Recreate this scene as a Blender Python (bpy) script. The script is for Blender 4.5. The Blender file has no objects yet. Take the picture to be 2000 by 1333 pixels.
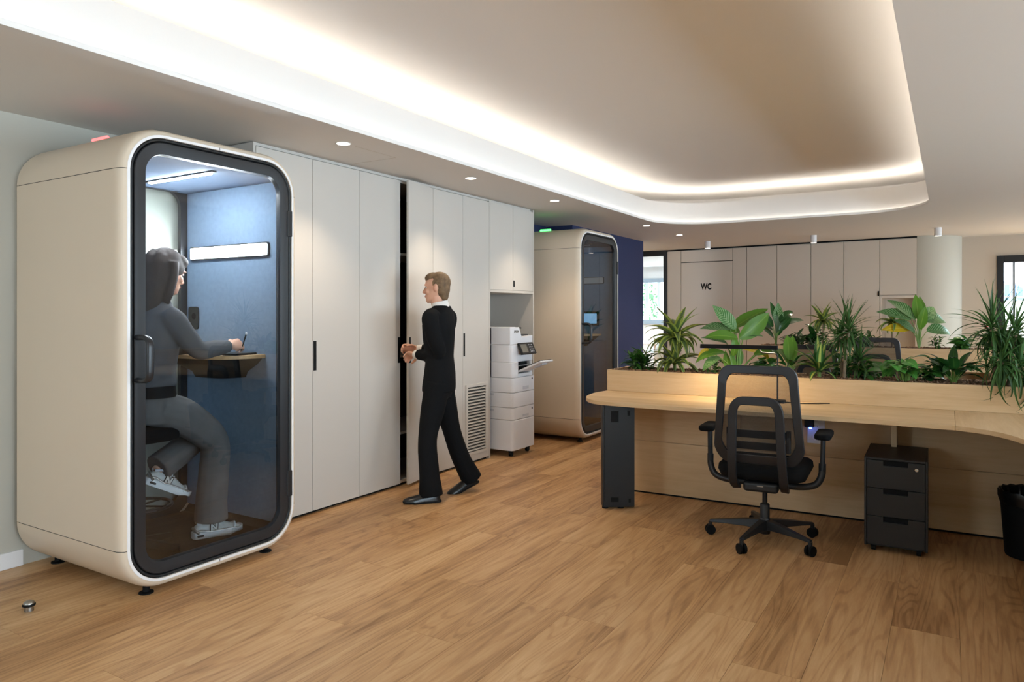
import bpy, bmesh, math, random
from mathutils import Vector, Matrix, Euler, noise as mnoise

# ------------------------------------------------------------------ camera, world, exposure
SC = bpy.context.scene
COL = SC.collection
PI = math.pi
R = math.radians

cam_d = bpy.data.cameras.new('camera')
cam_d.sensor_width = 36.0
cam_d.lens = 36.0 * 1400.0 / 2000.0
cam_d.shift_y = -(666.5 - 611.0) / 2000.0
cam_d.clip_start = 0.05
cam = bpy.data.objects.new('camera', cam_d)
COL.objects.link(cam)
cam.location = (0, 0, 1.38)
cam.rotation_euler = (R(90), 0, math.atan(855.0 / 1400.0))
SC.camera = cam

world = bpy.data.worlds.new('daylight')
SC.world = world
world.use_nodes = True
bg = world.node_tree.nodes['Background']
bg.inputs['Color'].default_value = (0.72, 0.86, 1.0, 1)
bg.inputs['Strength'].default_value = 8.0

SC.view_settings.view_transform = 'Standard'
SC.view_settings.look = 'None'
SC.view_settings.gamma = 1.0
SC.view_settings.use_curve_mapping = False
SC.view_settings.exposure = 0.82
SC.cycles.max_bounces = 7
SC.cycles.diffuse_bounces = 4
SC.cycles.glossy_bounces = 4
SC.cycles.transmission_bounces = 6
SC.cycles.transparent_max_bounces = 24
SC.cycles.caustics_reflective = False
SC.cycles.caustics_refractive = False
SC.cycles.use_adaptive_sampling = True
SC.cycles.adaptive_threshold = 0.02
SC.cycles.sample_clamp_indirect = 6.0

# light levels
COVE_LOW = 2.4        # led strip behind the lip (emission)
COVE_HIGH = 11.0       # led strip behind the fascia
SPOT_W = 22.0
WARM = (1.0, 0.94, 0.84)
WARM_SPOT = (1.0, 0.82, 0.62)

# window portals: where the sky reaches into the rooms
def portal(loc, rot, sx, sy):
    d = bpy.data.lights.new('daylight_portal', 'AREA')
    d.shape = 'RECTANGLE'; d.size = sx; d.size_y = sy
    d.cycles.is_portal = True
    o = bpy.data.objects.new('daylight_portal', d)
    COL.objects.link(o)
    o.location = loc; o.rotation_euler = rot
    o['kind'] = 'helper'
    return o

portal((4.62, 2.0, 1.35), (0, R(90), 0), 2.1, 8.4)
portal((4.62, 11.2, 1.35), (0, R(90), 0), 2.1, 1.6)        # window side of the office
portal((2.53, 12.2, 1.25), (R(-90), 0, 0), 3.9, 2.0)        # window beside the column
portal((-2.85, -2.6, 1.75), (R(90), 0, 0), 1.1, 1.3)           # unseen window added behind the camera for more daylight
portal((-6.0, 17.12, 1.65), (R(-90), 0, 0), 4.0, 1.1)       # meeting room window

# ------------------------------------------------------------------ helpers
def lin(c):
    c = c / 255.0
    return c / 12.92 if c <= 0.04045 else ((c + 0.055) / 1.055) ** 2.4
def rgb(r, g, b):
    return (lin(r), lin(g), lin(b), 1.0)

class MB:
    """collects geometry for ONE mesh object"""
    def __init__(s):
        s.v = []; s.f = []
    def add(s, vs, fs):
        n = len(s.v)
        s.v += [tuple(p) for p in vs]
        s.f += [tuple(i + n for i in f) for f in fs]
        return s
    def box(s, x0, x1, y0, y1, z0, z1):
        vs = [(x0,y0,z0),(x1,y0,z0),(x1,y1,z0),(x0,y1,z0),(x0,y0,z1),(x1,y0,z1),(x1,y1,z1),(x0,y1,z1)]
        return s.add(vs, [(0,3,2,1),(4,5,6,7),(0,1,5,4),(1,2,6,5),(2,3,7,6),(3,0,4,7)])
    def obox(s, c, ax, ay, az, hx, hy, hz):
        c = Vector(c); ax = Vector(ax).normalized()*hx; ay = Vector(ay).normalized()*hy; az = Vector(az).normalized()*hz
        vs = [c+ax*i+ay*j+az*k for k in (-1,1) for (i,j) in ((-1,-1),(1,-1),(1,1),(-1,1))]
        return s.add(vs, [(0,3,2,1),(4,5,6,7),(0,1,5,4),(1,2,6,5),(2,3,7,6),(3,0,4,7)])
    def loft(s, rings, closed=True, cap=True, loop=False):
        n = len(rings[0]); vs = []; fs = []
        for r in rings: vs += [tuple(p) for p in r]
        m = len(rings)
        for i in range(m if loop else m-1):
            a = i*n; b = ((i+1) % m)*n
            for j in range(n if closed else n-1):
                k = (j+1) % n
                fs.append((a+j, a+k, b+k, b+j))
        if cap and closed and not loop:
            fs.append(tuple(reversed(range(n))))
            fs.append(tuple(range((m-1)*n, m*n)))
        return s.add(vs, fs)
    def tube(s, pts, rad, n=8, cap=True, flat=1.0, up=None):
        pts = [Vector(p) for p in pts]
        if not hasattr(rad, '__len__'): rad = [rad]*len(pts)
        rings = []; T0 = None; U = None
        for i, p in enumerate(pts):
            if i == 0: T = pts[1]-pts[0]
            elif i == len(pts)-1: T = pts[-1]-pts[-2]
            else: T = (pts[i+1]-p).normalized() + (p-pts[i-1]).normalized()
            if T.length < 1e-9: T = T0.copy()
            T.normalize()
            if U is None:
                U = Vector(up) if up is not None else (Vector((0,0,1)) if abs(T.z) < 0.9 else Vector((1,0,0)))
                U = (U - T*U.dot(T)).normalized()
            else:
                U = (U - T*U.dot(T))
                if U.length < 1e-6: U = T.orthogonal()
                U.normalize()
            W = T.cross(U)
            r = rad[i]
            ra, rb = (r if hasattr(r, '__len__') else (r, r*flat))
            rings.append([p + U*math.cos(2*PI*k/n)*ra + W*math.sin(2*PI*k/n)*rb for k in range(n)])
            T0 = T
        return s.loft(rings, True, cap)
    def cyl(s, p0, p1, r0, r1=None, n=16, cap=True):
        return s.tube([p0, p1], [r0, r0 if r1 is None else r1], n, cap)
    def lathe(s, prof, n=24, c=(0,0,0), cap=False):
        rings = [[(c[0]+r*math.cos(2*PI*k/n), c[1]+r*math.sin(2*PI*k/n), c[2]+z) for k in range(n)] for r, z in prof]
        return s.loft(rings, True, cap)
    def prism(s, poly, z0, z1):
        return s.loft([[(x,y,z0) for x,y in poly],[(x,y,z1) for x,y in poly]], True, True)
    def ell(s, c, rx, ry, rz, n=14, m=9, rot=None):
        c = Vector(c); rings = []
        M = rot if rot is not None else Matrix.Identity(3)
        for i in range(m+1):
            t = PI*i/m; t = min(max(t, 0.02), PI-0.02)
            rings.append([c + M @ Vector((rx*math.sin(t)*math.cos(2*PI*k/n), ry*math.sin(t)*math.sin(2*PI*k/n), -rz*math.cos(t))) for k in range(n)])
        return s.loft(rings, True, True)
    def xform(s, M):
        s.v = [tuple(M @ Vector(p)) for p in s.v]; return s
    def mesh(s, name, smooth=None):
        me = bpy.data.meshes.new(name)
        me.from_pydata(s.v, [], s.f)
        bm = bmesh.new(); bm.from_mesh(me)
        bmesh.ops.recalc_face_normals(bm, faces=bm.faces)
        bm.to_mesh(me); bm.free()
        if smooth is not None:
            me.polygons.foreach_set('use_smooth', [True]*len(me.polygons))
            me.set_sharp_from_angle(angle=R(smooth))
        me.update()
        return me
    def build(s, name, mat, parent=None, smooth=None, bevel=0.0, seg=2, loc=None, rot=None):
        me = s.mesh(name, smooth)
        return put(name, me, mat, parent, bevel, seg, loc, rot)

def put(name, me, mat, parent=None, bevel=0.0, seg=2, loc=None, rot=None):
    if mat is not None and not me.materials: me.materials.append(mat)
    o = bpy.data.objects.new(name, me)
    COL.objects.link(o)
    if parent is not None: o.parent = parent
    if loc is not None: o.location = loc
    if rot is not None: o.rotation_euler = rot
    if bevel > 0:
        m = o.modifiers.new('bevel', 'BEVEL'); m.width = bevel; m.segments = seg
        m.limit_method = 'ANGLE'; m.angle_limit = R(40)
        me.polygons.foreach_set('use_smooth', [True]*len(me.polygons))
        m.harden_normals = True
    return o

def tag(o, label=None, cat=None, group=None, kind=None):
    if label: o['label'] = label
    if cat: o['category'] = cat
    if group: o['group'] = group
    if kind: o['kind'] = kind
    return o
def thing(name, label, cat, loc=(0,0,0), rz=0.0, group=None):
    o = bpy.data.objects.new(name, None)
    COL.objects.link(o)
    o.empty_display_size = 0.1
    o.location = loc; o.rotation_euler = (0,0,rz)
    return tag(o, label, cat, group)
def struct(o):
    o['kind'] = 'structure'; return o
def copy_tree(o, parent=None):
    c = o.copy(); COL.objects.link(c); c.parent = parent
    for ch in list(o.children): copy_tree(ch, c)
    return c
def rr(hw, hh, r, n=8, c=(0,0)):
    """rounded rectangle, counter-clockwise, 4*(n+1) points starting at right side going up"""
    r = max(r, 0.001); pts = []
    for q, (sx, sy) in enumerate(((1,1),(-1,1),(-1,-1),(1,-1))):
        for k in range(n+1):
            a = PI/2*q + PI/2*k/n
            pts.append((c[0]+sx*(hw-r)+r*math.cos(a), c[1]+sy*(hh-r)+r*math.sin(a)))
    return pts
def bez(p0, p1, p2, n=8):
    p0, p1, p2 = Vector(p0), Vector(p1), Vector(p2)
    return [p0*(1-t)**2 + p1*2*t*(1-t) + p2*t*t for t in [i/n for i in range(n+1)]]
def spline(pts, n=6):
    """catmull-rom through pts"""
    P = [Vector(p) for p in pts]; P = [P[0]*2-P[1]] + P + [P[-1]*2-P[-2]]
    out = []
    for i in range(1, len(P)-2):
        a, b, c, d = P[i-1], P[i], P[i+1], P[i+2]
        for k in range(n):
            t = k/n
            out.append(0.5*((2*b)+(c-a)*t+(2*a-5*b+4*c-d)*t*t+(3*b-a-3*c+d)*t**3))
    out.append(P[-2].copy())
    return out

# ------------------------------------------------------------------ materials
def nt(name):
    m = bpy.data.materials.new(name); m.use_nodes = True
    t = m.node_tree
    return m, t, t.nodes['Principled BSDF']
def N(t, typ, **kw):
    n = t.nodes.new(typ)
    for k, v in kw.items():
        if k in n.inputs: n.inputs[k].default_value = v
        else: setattr(n, k, v)
    return n
def mat(name, col, rough=0.5, metal=0.0, spec=0.5, bump=0.0, bscale=200.0, vary=0.0, vscale=3.0, **kw):
    m, t, b = nt(name)
    b.inputs['Base Color'].default_value = col
    b.inputs['Roughness'].default_value = rough
    b.inputs['Metallic'].default_value = metal
    b.inputs['Specular IOR Level'].default_value = spec
    for k, v in kw.items(): b.inputs[k].default_value = v
    tc = N(t, 'ShaderNodeTexCoord')
    nz = N(t, 'ShaderNodeTexNoise'); nz.inputs['Scale'].default_value = bscale; nz.inputs['Detail'].default_value = 3
    t.links.new(tc.outputs['Object'], nz.inputs['Vector'])
    if bump > 0:
        bp = N(t, 'ShaderNodeBump'); bp.inputs['Strength'].default_value = bump; bp.inputs['Distance'].default_value = 0.002
        t.links.new(nz.outputs['Fac'], bp.inputs['Height']); t.links.new(bp.outputs['Normal'], b.inputs['Normal'])
    if vary > 0:
        n2 = N(t, 'ShaderNodeTexNoise'); n2.inputs['Scale'].default_value = vscale; n2.inputs['Detail'].default_value = 4
        t.links.new(tc.outputs['Object'], n2.inputs['Vector'])
        hs = N(t, 'ShaderNodeHueSaturation'); hs.inputs['Color'].default_value = col
        mr = N(t, 'ShaderNodeMapRange'); mr.inputs['To Min'].default_value = 1-vary; mr.inputs['To Max'].default_value = 1+vary
        mr.inputs['From Min'].default_value = 0.3; mr.inputs['From Max'].default_value = 0.7
        t.links.new(n2.outputs['Fac'], mr.inputs['Value']); t.links.new(mr.outputs['Result'], hs.inputs['Value'])
        t.links.new(hs.outputs['Color'], b.inputs['Base Color'])
    return m
def emis(name, col, strength):
    m, t, b = nt(name)
    b.inputs['Base Color'].default_value = (0.8,0.8,0.8,1)
    b.inputs['Emission Color'].default_value = (col[0], col[1], col[2], 1)
    b.inputs['Emission Strength'].default_value = strength
    return m
def glass(name, tint=(0.9,0.94,0.95), ior=1.5, rough=0.0):
    m, t, b = nt(name)
    t.nodes.remove(b)
    out = t.nodes['Material Output']
    tr = N(t, 'ShaderNodeBsdfTransparent'); tr.inputs['Color'].default_value = (*tint, 1)
    gl = N(t, 'ShaderNodeBsdfGlossy'); gl.inputs['Roughness'].default_value = rough; gl.inputs['Color'].default_value = (1,1,1,1)
    fr = N(t, 'ShaderNodeFresnel'); fr.inputs['IOR'].default_value = ior
    mx = N(t, 'ShaderNodeMixShader')
    # the inner face of the pane adds no second mirror image
    ge = N(t, 'ShaderNodeNewGeometry'); sb = N(t, 'ShaderNodeMath', operation='SUBTRACT'); sb.inputs[0].default_value = 1.0
    t.links.new(ge.outputs['Backfacing'], sb.inputs[1])
    ml = N(t, 'ShaderNodeMath', operation='MULTIPLY'); t.links.new(fr.outputs['Fac'], ml.inputs[0]); t.links.new(sb.outputs[0], ml.inputs[1])
    t.links.new(ml.outputs[0], mx.inputs['Fac'])
    t.links.new(tr.outputs['BSDF'], mx.inputs[1]); t.links.new(gl.outputs['BSDF'], mx.inputs[2])
    t.links.new(mx.outputs['Shader'], out.inputs['Surface'])
    return m
def wood(name, c_dark, c_mid, c_light, axis='Y', ring=38.0, sc=1.0, rough=0.45, contrast=1.0, tone=0.10, line=0.35, nscale=5.0):
    """wood with grain along one object axis, tone varied per object"""
    m, t, b = nt(name); L = t.links.new
    tc = N(t, 'ShaderNodeTexCoord'); oi = N(t, 'ShaderNodeObjectInfo')
    mp = N(t, 'ShaderNodeMapping')
    s = {'Y': (1.0, 0.085, 1.0), 'X': (0.085, 1.0, 1.0), 'Z': (1.0, 1.0, 0.085)}[axis]
    mp.inputs['Scale'].default_value = tuple(a*sc for a in s)
    L(tc.outputs['Object'], mp.inputs['Vector'])
    cr = N(t, 'ShaderNodeCombineXYZ')
    ml = N(t, 'ShaderNodeMath', operation='MULTIPLY'); ml.inputs[1].default_value = 57.0
    L(oi.outputs['Random'], ml.inputs[0])
    for k in ('X','Y','Z'): L(ml.outputs[0], cr.inputs[k])
    ad = N(t, 'ShaderNodeVectorMath', operation='ADD'); L(mp.outputs['Vector'], ad.inputs[0]); L(cr.outputs['Vector'], ad.inputs[1])
    n1 = N(t, 'ShaderNodeTexNoise'); n1.inputs['Scale'].default_value = nscale; n1.inputs['Detail'].default_value = 1.5; n1.inputs['Roughness'].default_value = 0.4; n1.inputs['Distortion'].default_value = 0.5
    L(ad.outputs['Vector'], n1.inputs['Vector'])
    # contour lines of the slow noise make the cathedral rings
    m1 = N(t, 'ShaderNodeMath', operation='MULTIPLY'); m1.inputs[1].default_value = ring; L(n1.outputs['Fac'], m1.inputs[0])
    sn = N(t, 'ShaderNodeMath', operation='SINE'); L(m1.outputs[0], sn.inputs[0])
    n2 = N(t, 'ShaderNodeTexNoise'); n2.inputs['Scale'].default_value = 42.0; n2.inputs['Detail'].default_value = 5.0; n2.inputs['Roughness'].default_value = 0.65
    L(ad.outputs['Vector'], n2.inputs['Vector'])
    n3 = N(t, 'ShaderNodeTexNoise'); n3.inputs['Scale'].default_value = 3.0; n3.inputs['Detail'].default_value = 6.0; n3.inputs['Roughness'].default_value = 0.6; n3.inputs['Distortion'].default_value = 0.6
    L(ad.outputs['Vector'], n3.inputs['Vector'])
    sm = N(t, 'ShaderNodeMapRange', interpolation_type='SMOOTHSTEP'); sm.inputs['From Min'].default_value = 0.15; sm.inputs['From Max'].default_value = 1.0; sm.inputs['To Max'].default_value = -1.0
    L(sn.outputs[0], sm.inputs['Value'])
    a1 = N(t, 'ShaderNodeMath', operation='MULTIPLY_ADD'); a1.inputs[1].default_value = 0.11*contrast*line/0.35; L(sm.outputs['Result'], a1.inputs[0]); L(n3.outputs['Fac'], a1.inputs[2])
    s2 = N(t, 'ShaderNodeMath', operation='SUBTRACT'); s2.inputs[1].default_value = 0.5; L(n2.outputs['Fac'], s2.inputs[0])
    a2 = N(t, 'ShaderNodeMath', operation='MULTIPLY_ADD'); a2.inputs[1].default_value = 0.55*contrast; L(s2.outputs[0], a2.inputs[0]); L(a1.outputs[0], a2.inputs[2])
    ra = N(t, 'ShaderNodeValToRGB'); e = ra.color_ramp.elements
    e[0].position = 0.28; e[0].color = c_dark; e[1].position = 0.72; e[1].color = c_light
    em = e.new(0.5); em.color = c_mid
    L(a2.outputs[0], ra.inputs['Fac'])
    hs = N(t, 'ShaderNodeHueSaturation'); L(ra.outputs['Color'], hs.inputs['Color'])
    mr = N(t, 'ShaderNodeMapRange'); mr.inputs['To Min'].default_value = 1-tone; mr.inputs['To Max'].default_value = 1+tone
    L(oi.outputs['Random'], mr.inputs['Value']); L(mr.outputs['Result'], hs.inputs['Value'])
    L(hs.outputs['Color'], b.inputs['Base Color'])
    b.inputs['Roughness'].default_value = rough
    b.inputs['Specular IOR Level'].default_value = 0.35
    bp = N(t, 'ShaderNodeBump'); bp.inputs['Strength'].default_value = 0.12; bp.inputs['Distance'].default_value = 0.0015
    L(a2.outputs[0], bp.inputs['Height']); L(bp.outputs['Normal'], b.inputs['Normal'])
    return m

M = {}
M['floor'] = wood('oak_floor', rgb(144,104,66), rgb(190,147,101), rgb(212,174,128), 'Y', ring=120, rough=0.42, contrast=0.85, tone=0.03, line=0.34, sc=1.0, nscale=6.0)
M['desk_x'] = wood('light_oak_x', rgb(196,161,118), rgb(213,181,139), rgb(224,195,156), 'X', ring=22, rough=0.5, contrast=0.7, tone=0.03, line=0.2, sc=1.2)
M['desk_y'] = wood('light_oak_y', rgb(196,161,118), rgb(213,181,139), rgb(224,195,156), 'Y', ring=22, rough=0.5, contrast=0.7, tone=0.03, line=0.2, sc=1.2)
M['paint'] = mat('wall_paint', rgb(184,180,168), 0.85, bump=0.05, bscale=300)
M['taupe'] = mat('taupe_wall', rgb(192,180,166), 0.8, bump=0.03, bscale=300)
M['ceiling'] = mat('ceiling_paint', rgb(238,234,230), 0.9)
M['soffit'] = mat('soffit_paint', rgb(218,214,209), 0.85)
M['navy'] = mat('navy_paint', rgb(36,47,86), 0.7)
M['white_wall'] = mat('white_wall', rgb(235,237,238), 0.8)
M['skirting'] = mat('skirting_white', rgb(232,230,230), 0.5)
M['cab'] = mat('cabinet_laminate', rgb(196,190,182), 0.55, spec=0.3, bump=0.02, bscale=500)
M['cab2'] = mat('back_cabinet_laminate', rgb(212,202,190), 0.6, spec=0.3)
M['black'] = mat('black_metal', rgb(15,16,19), 0.45, spec=0.4)
M['blackm'] = mat('black_matt', rgb(14,14,15), 0.7, spec=0.2)
M['anthracite'] = mat('anthracite_metal', rgb(27,27,28), 0.42, spec=0.45, bump=0.03, bscale=600)
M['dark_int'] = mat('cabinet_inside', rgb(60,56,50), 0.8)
M['chrome'] = mat('chrome', rgb(200,200,200), 0.2, metal=1.0)
M['steel'] = mat('brushed_steel', rgb(170,165,158), 0.35, metal=1.0)
M['led'] = emis('warm_led', WARM, COVE_LOW)
M['led_high'] = emis('warm_led_high', WARM, COVE_HIGH)
M['lamp_face'] = emis('downlight_face', (1.0,0.9,0.76), 14.0)
M['glass'] = glass('clear_glass', (0.95,0.97,0.97), 1.45)
M['white_pl'] = mat('white_plastic', rgb(226,227,232), 0.4, spec=0.45)
# ------------------------------------------------------------------ floor
ZC = 2.46
floor = struct(MB().box(-8.2, 4.9, -2.7, 17.3, -0.12, -0.004).build('floor', M['floor']))
floor['label'] = 'warm oak plank floor running along the cabinets'
rnd = random.Random(7)
PW, PL = 0.257, 1.42
plank_me = MB().box(-PW/2+0.0006, PW/2-0.0006, -PL/2+0.0006, PL/2-0.0006, -0.004, 0.0).mesh('floor_plank')
plank_me.materials.append(M['floor'])
half_me = MB().box(-PW/2+0.0006, PW/2-0.0006, -PL/4+0.0006, PL/4-0.0006, -0.004, 0.0).mesh('floor_plank_half')
half_me.materials.append(M['floor'])
for i in range(-16, 7):
    xc = -0.22 + PW*(i+0.5)
    y = 0.2 - rnd.random()*PL
    while y < 12.4:
        me = plank_me
        o = bpy.data.objects.new('plank', me); COL.objects.link(o); o.parent = floor
        o.location = (xc, y + PL/2, 0)
        y += PL

# ------------------------------------------------------------------ walls
WX = -4.33
wl = struct(MB().box(WX-0.2, WX, -2.7, 6.60, 0, ZC).build('wall_left', M['paint']))
struct(MB().box(WX-0.2, WX, 6.60, 7.93, 0, ZC).build('wall_left_navy', M['navy']))
struct(MB().box(-4.12, -3.97, 7.93, 10.32, 0, ZC).add(*(lambda m: (m.v, m.f))(MB().box(WX, -4.12, 7.93, 8.05, 0, ZC))).build('wall_navy', M['navy']))
struct(MB().box(WX, WX+0.014, -2.5, 1.95, 0, 0.088).build('baseboard_left', M['skirting'], bevel=0.003))
struct(MB().box(-5.75, -5.60, 7.9, 12.1, 0, ZC).build('wall_corridor', M['paint']))
struct(MB().box(-8.2, -3.4, -2.7, -2.5, 0, 3.2).box(-2.3, 4.9, -2.7, -2.5, 0, 3.2).box(-3.4, -2.3, -2.7, -2.5, 0, 1.1).box(-3.4, -2.3, -2.7, -2.5, 2.4, 3.2).build('wall_rear', M['paint']))
wv = MB()
for k in range(2): wv.box(-3.37+k*1.04-0.03, -3.37+k*1.04+0.03, -2.63, -2.57, 1.1, 2.4)
w5 = struct(wv.box(-3.4,-2.3,-2.63,-2.57,1.1,1.16).box(-3.4,-2.3,-2.63,-2.57,2.34,2.4).build('window_5_added', M['black']))  # unseen rear window, added and sized for the daylight it lets in
MB().box(-3.4,-2.3,-2.605,-2.595,1.16,2.34).build('pane', M['glass'], w5)
# window side, out of the picture to the right
ws = MB().box(4.6, 4.8, -2.5, 12.3, 0, 0.30).box(4.6, 4.8, -2.5, 12.3, 2.40, ZC)
for y0, y1 in ((-2.5,-2.2),(6.2,10.4),(12.0,12.3)): ws.box(4.6, 4.8, y0, y1, 0.30, 2.40)
wr = struct(ws.build('wall_right', M['paint']))
wf = MB()
for k in range(6): wf.box(4.64, 4.70, -2.2+k*1.68-0.03, -2.2+k*1.68+0.03, 0.3, 2.4)
wf.box(4.64, 4.70, -2.2, 6.2, 0.3, 0.36).box(4.64, 4.70, -2.2, 6.2, 2.34, 2.4)
w2 = struct(wf.build('window_2', M['black']))
MB().box(4.665, 4.675, -2.2, 6.2, 0.36, 2.34).build('pane', M['glass'], w2)

w6 = struct(MB().box(4.64,4.70,10.4,12.0,0.3,0.36).box(4.64,4.70,10.4,12.0,2.34,2.4).box(4.64,4.70,10.4,10.46,0.36,2.34).box(4.64,4.70,11.94,12.0,0.36,2.34).build('window_6', M['black']))
MB().box(4.665,4.675,10.46,11.94,0.36,2.34).build('pane', M['glass'], w6)

# far wall with the window beside the rounded wall end
YW = 12.10
wb = MB().box(0.10, 0.563, YW, YW+0.2, 0, ZC).box(0.563, 4.5, YW, YW+0.2, 2.175, ZC).box(4.5, 4.8, YW, YW+0.2, 0, ZC).box(0.563, 4.5, YW, YW+0.2, 0, 0.25)
struct(wb.build('wall_far', M['taupe']))
fr = MB().box(0.563, 0.645, YW-0.03, YW+0.12, 0.25, 2.175).box(4.42, 4.5, YW-0.03, YW+0.12, 0.25, 2.175)
fr.box(0.645, 4.42, YW-0.03, YW+0.12, 2.08, 2.175).box(0.645, 4.42, YW-0.03, YW+0.12, 0.25, 0.33)
w1 = struct(fr.build('window_1', M['black'], bevel=0.004))
MB().box(0.645, 4.42, YW+0.05, YW+0.058, 0.33, 2.08).build('pane', M['glass'], w1)
M['mull'] = mat('grey_mullion', rgb(150,160,170), 0.5)
MB().box(0.745, 0.775, YW+0.02, YW+0.10, 0.33, 2.08).build('mullion', M['mull'], w1)

# back wall: a run of laminate cabinet fronts at a slight angle
BA = math.atan2(-0.405, 3.777)
BO = (-4.17, 11.975)
back = struct(MB().box(0, 3.30, 0.025, 0.55, 0, ZC-0.001).box(3.30, 3.80, 0.025, 0.55, 1.63, ZC-0.001).box(3.30,3.80,0.42,0.55,0,1.63).build('wall_back', M['cab2'], loc=(BO[0],BO[1],0), rot=(0,0,BA)))
back['label'] = 'taupe laminate panel wall with hidden doors and shadow gaps'
MB().box(0, 3.80, 0.012, 0.02, ZC-0.022, ZC-0.001).build('shadow_gap', M['blackm'], back)
G = 0.004
def front(x0, x1, z0, z1, nm='panel'):
    return MB().box(x0+G, x1-G, 0.0, 0.022, z0+G, z1-G).build(nm, M['cab2'], back, bevel=0.0012, seg=1)
MB().box(0.0, 3.324, 0.0222, 0.0249, 0.0, ZC-0.03).box(3.324, 3.8, 0.0222, 0.0249, 1.635, ZC-0.03).build('joint_backing', M['blackm'], back)
ZT = ZC-0.026
for a, b_ in ((0,0.254),(1.155,1.385),(1.385,1.863),(1.863,2.373),(2.373,2.84),(2.84,3.324)):
    front(a, b_, 0.0, ZT)
front(0.254, 1.155, 2.232, ZT)
front(3.324, 3.80, 1.63, ZT)
nf = MB().box(3.326, 3.35, 0.0, 0.3, 0.0, 1.627).box(3.775, 3.80, 0.0, 0.3, 0.0, 1.627).box(3.35, 3.775, 0.0, 0.3, 1.585, 1.627)
nf.build('niche_frame', M['cab2'], back, bevel=0.0015, seg=1)
MB().box(3.35, 3.775, 0.30, 0.31, 0, 1.585).build('niche_back', M['cab2'], back)
MB().box(3.300, 3.318, -0.014, 0.0, 1.62, 1.69).build('handle', M['blackm'], back)
wc = struct(MB().box(0, 0.901-2*G, 0, 0.022, 0, 2.2295-G).build('door_1', M['cab2'], bevel=0.0012, seg=1))
wc['label'] = 'flush taupe door in the panel wall lettered WC'
ca, sa = math.cos(BA), math.sin(BA)
wc.location = (BO[0]+ca*(0.254+G), BO[1]+sa*(0.254+G), 0.0); wc.rotation_euler = (0,0,BA)
def text(name, body, size, m, parent, loc, rot, extrude=0.001, bold=0.0, sx=1.0):
    c = bpy.data.curves.new(name, 'FONT'); c.body = body; c.size = size; c.extrude = extrude
    c.align_x = 'CENTER'; c.align_y = 'CENTER'; c.offset = bold; c.resolution_u = 3
    c.materials.append(m)
    o = bpy.data.objects.new(name, c); COL.objects.link(o); o.parent = parent
    me = bpy.data.meshes.new_from_object(o)
    bpy.data.objects.remove(o)
    me.name = name
    o = bpy.data.objects.new(name, me); COL.objects.link(o); o.parent = parent
    o.location = loc; o.rotation_euler = rot; o.scale = (sx,1,1)
    return o
text('lettering', 'WC', 0.140, M['blackm'], wc, (0.447, -0.0015, 1.812), (R(90),0,0), bold=0.0055, sx=0.74)

# rounded wall end
r_ = 0.49; cx, cy = -0.393+0.106*r_, 11.57+0.994*r_
arc = [(cx+r_*math.cos(a), cy+r_*math.sin(a)) for a in [R(-96.1)+ (R(96.1))*k/20 for k in range(21)]]
struct(MB().prism(arc+[(0.15,12.35),(-0.36,12.35)], 0, ZC-0.0005).build('wall_column', M['paint'], smooth=30))

# glazed partition to the meeting room
gz = MB().box(-1.40,0.0,0,0.06,2.365,ZC-0.0005).box(-0.066,0.0,0,0.06,0,2.365).box(-1.40,-1.33,0,0.06,0,2.365).box(-1.33,-0.066,0,0.06,0,0.06)
w3 = struct(gz.build('window_3', M['black'], loc=(BO[0],BO[1]-0.01,0), rot=(0,0,R(-2))))
MB().box(-1.33,-0.066,0.025,0.035,0.06,2.365).build('pane', M['glass'], w3)
# meeting room shell
struct(MB().box(-8.2,-8.0,12.1,17.3,0,2.75).build('wall_meeting_left', M['white_wall']))
struct(MB().box(-3.75,-3.6,12.52,17.3,0,2.75).build('wall_meeting_right', M['white_wall']))
mw = MB().box(-8.2,-3.6,17.1,17.3,0,1.13).box(-8.2,-3.6,17.1,17.3,2.22,2.75).box(-8.2,-8.0,17.1,17.3,1.13,2.22).box(-4.0,-3.6,17.1,17.3,1.13,2.22)
struct(mw.build('wall_meeting_far', M['white_wall']))
struct(MB().box(-8.2,-3.6,12.08,17.3,2.75,2.85).box(-8.0,-3.75,16.3,16.7,2.50,2.75).build('ceiling_meeting', M['white_wall']))
struct(MB().box(-8.2,-5.57,12.1,12.2,0,2.75).build('wall_meeting_front', M['white_wall']))
M['win_grey'] = mat('blue_grey_frame', rgb(150,168,184), 0.5)
mf = MB().box(-8.0,-4.0,17.04,17.14,2.13,2.23).box(-8.0,-4.0,17.04,17.14,1.09,1.20)
w4 = struct(mf.build('window_4', M['win_grey']))
MB().box(-8.0,-4.0,17.18,17.185,1.2,2.13).build('pane', M['glass'], w4)
for k in range(13):
    MB().box(-7.9+k*0.32,-7.82+k*0.32,17.35,17.40,1.0,2.4).build('shutter_slat', M['skirting'], w4)

M['meet_fill'] = emis('meeting_fill', (0.95,0.98,1.0), 30.0)  # glow of fill panels added to brighten the meeting room
for y in (13.3, 14.8):
    ml = tag(MB().box(-6.6,-4.6,y-0.15,y+0.15,2.71,2.745).build('added_fill_panel', M['skirting']), 'long white fill panel added under the glazed meeting room ceiling', 'fill light', 'added meeting room fill panels')
    MB().box(-6.55,-4.65,y-0.13,y+0.13,2.705,2.7102).build('diffuser', M['meet_fill'], ml)

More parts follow.
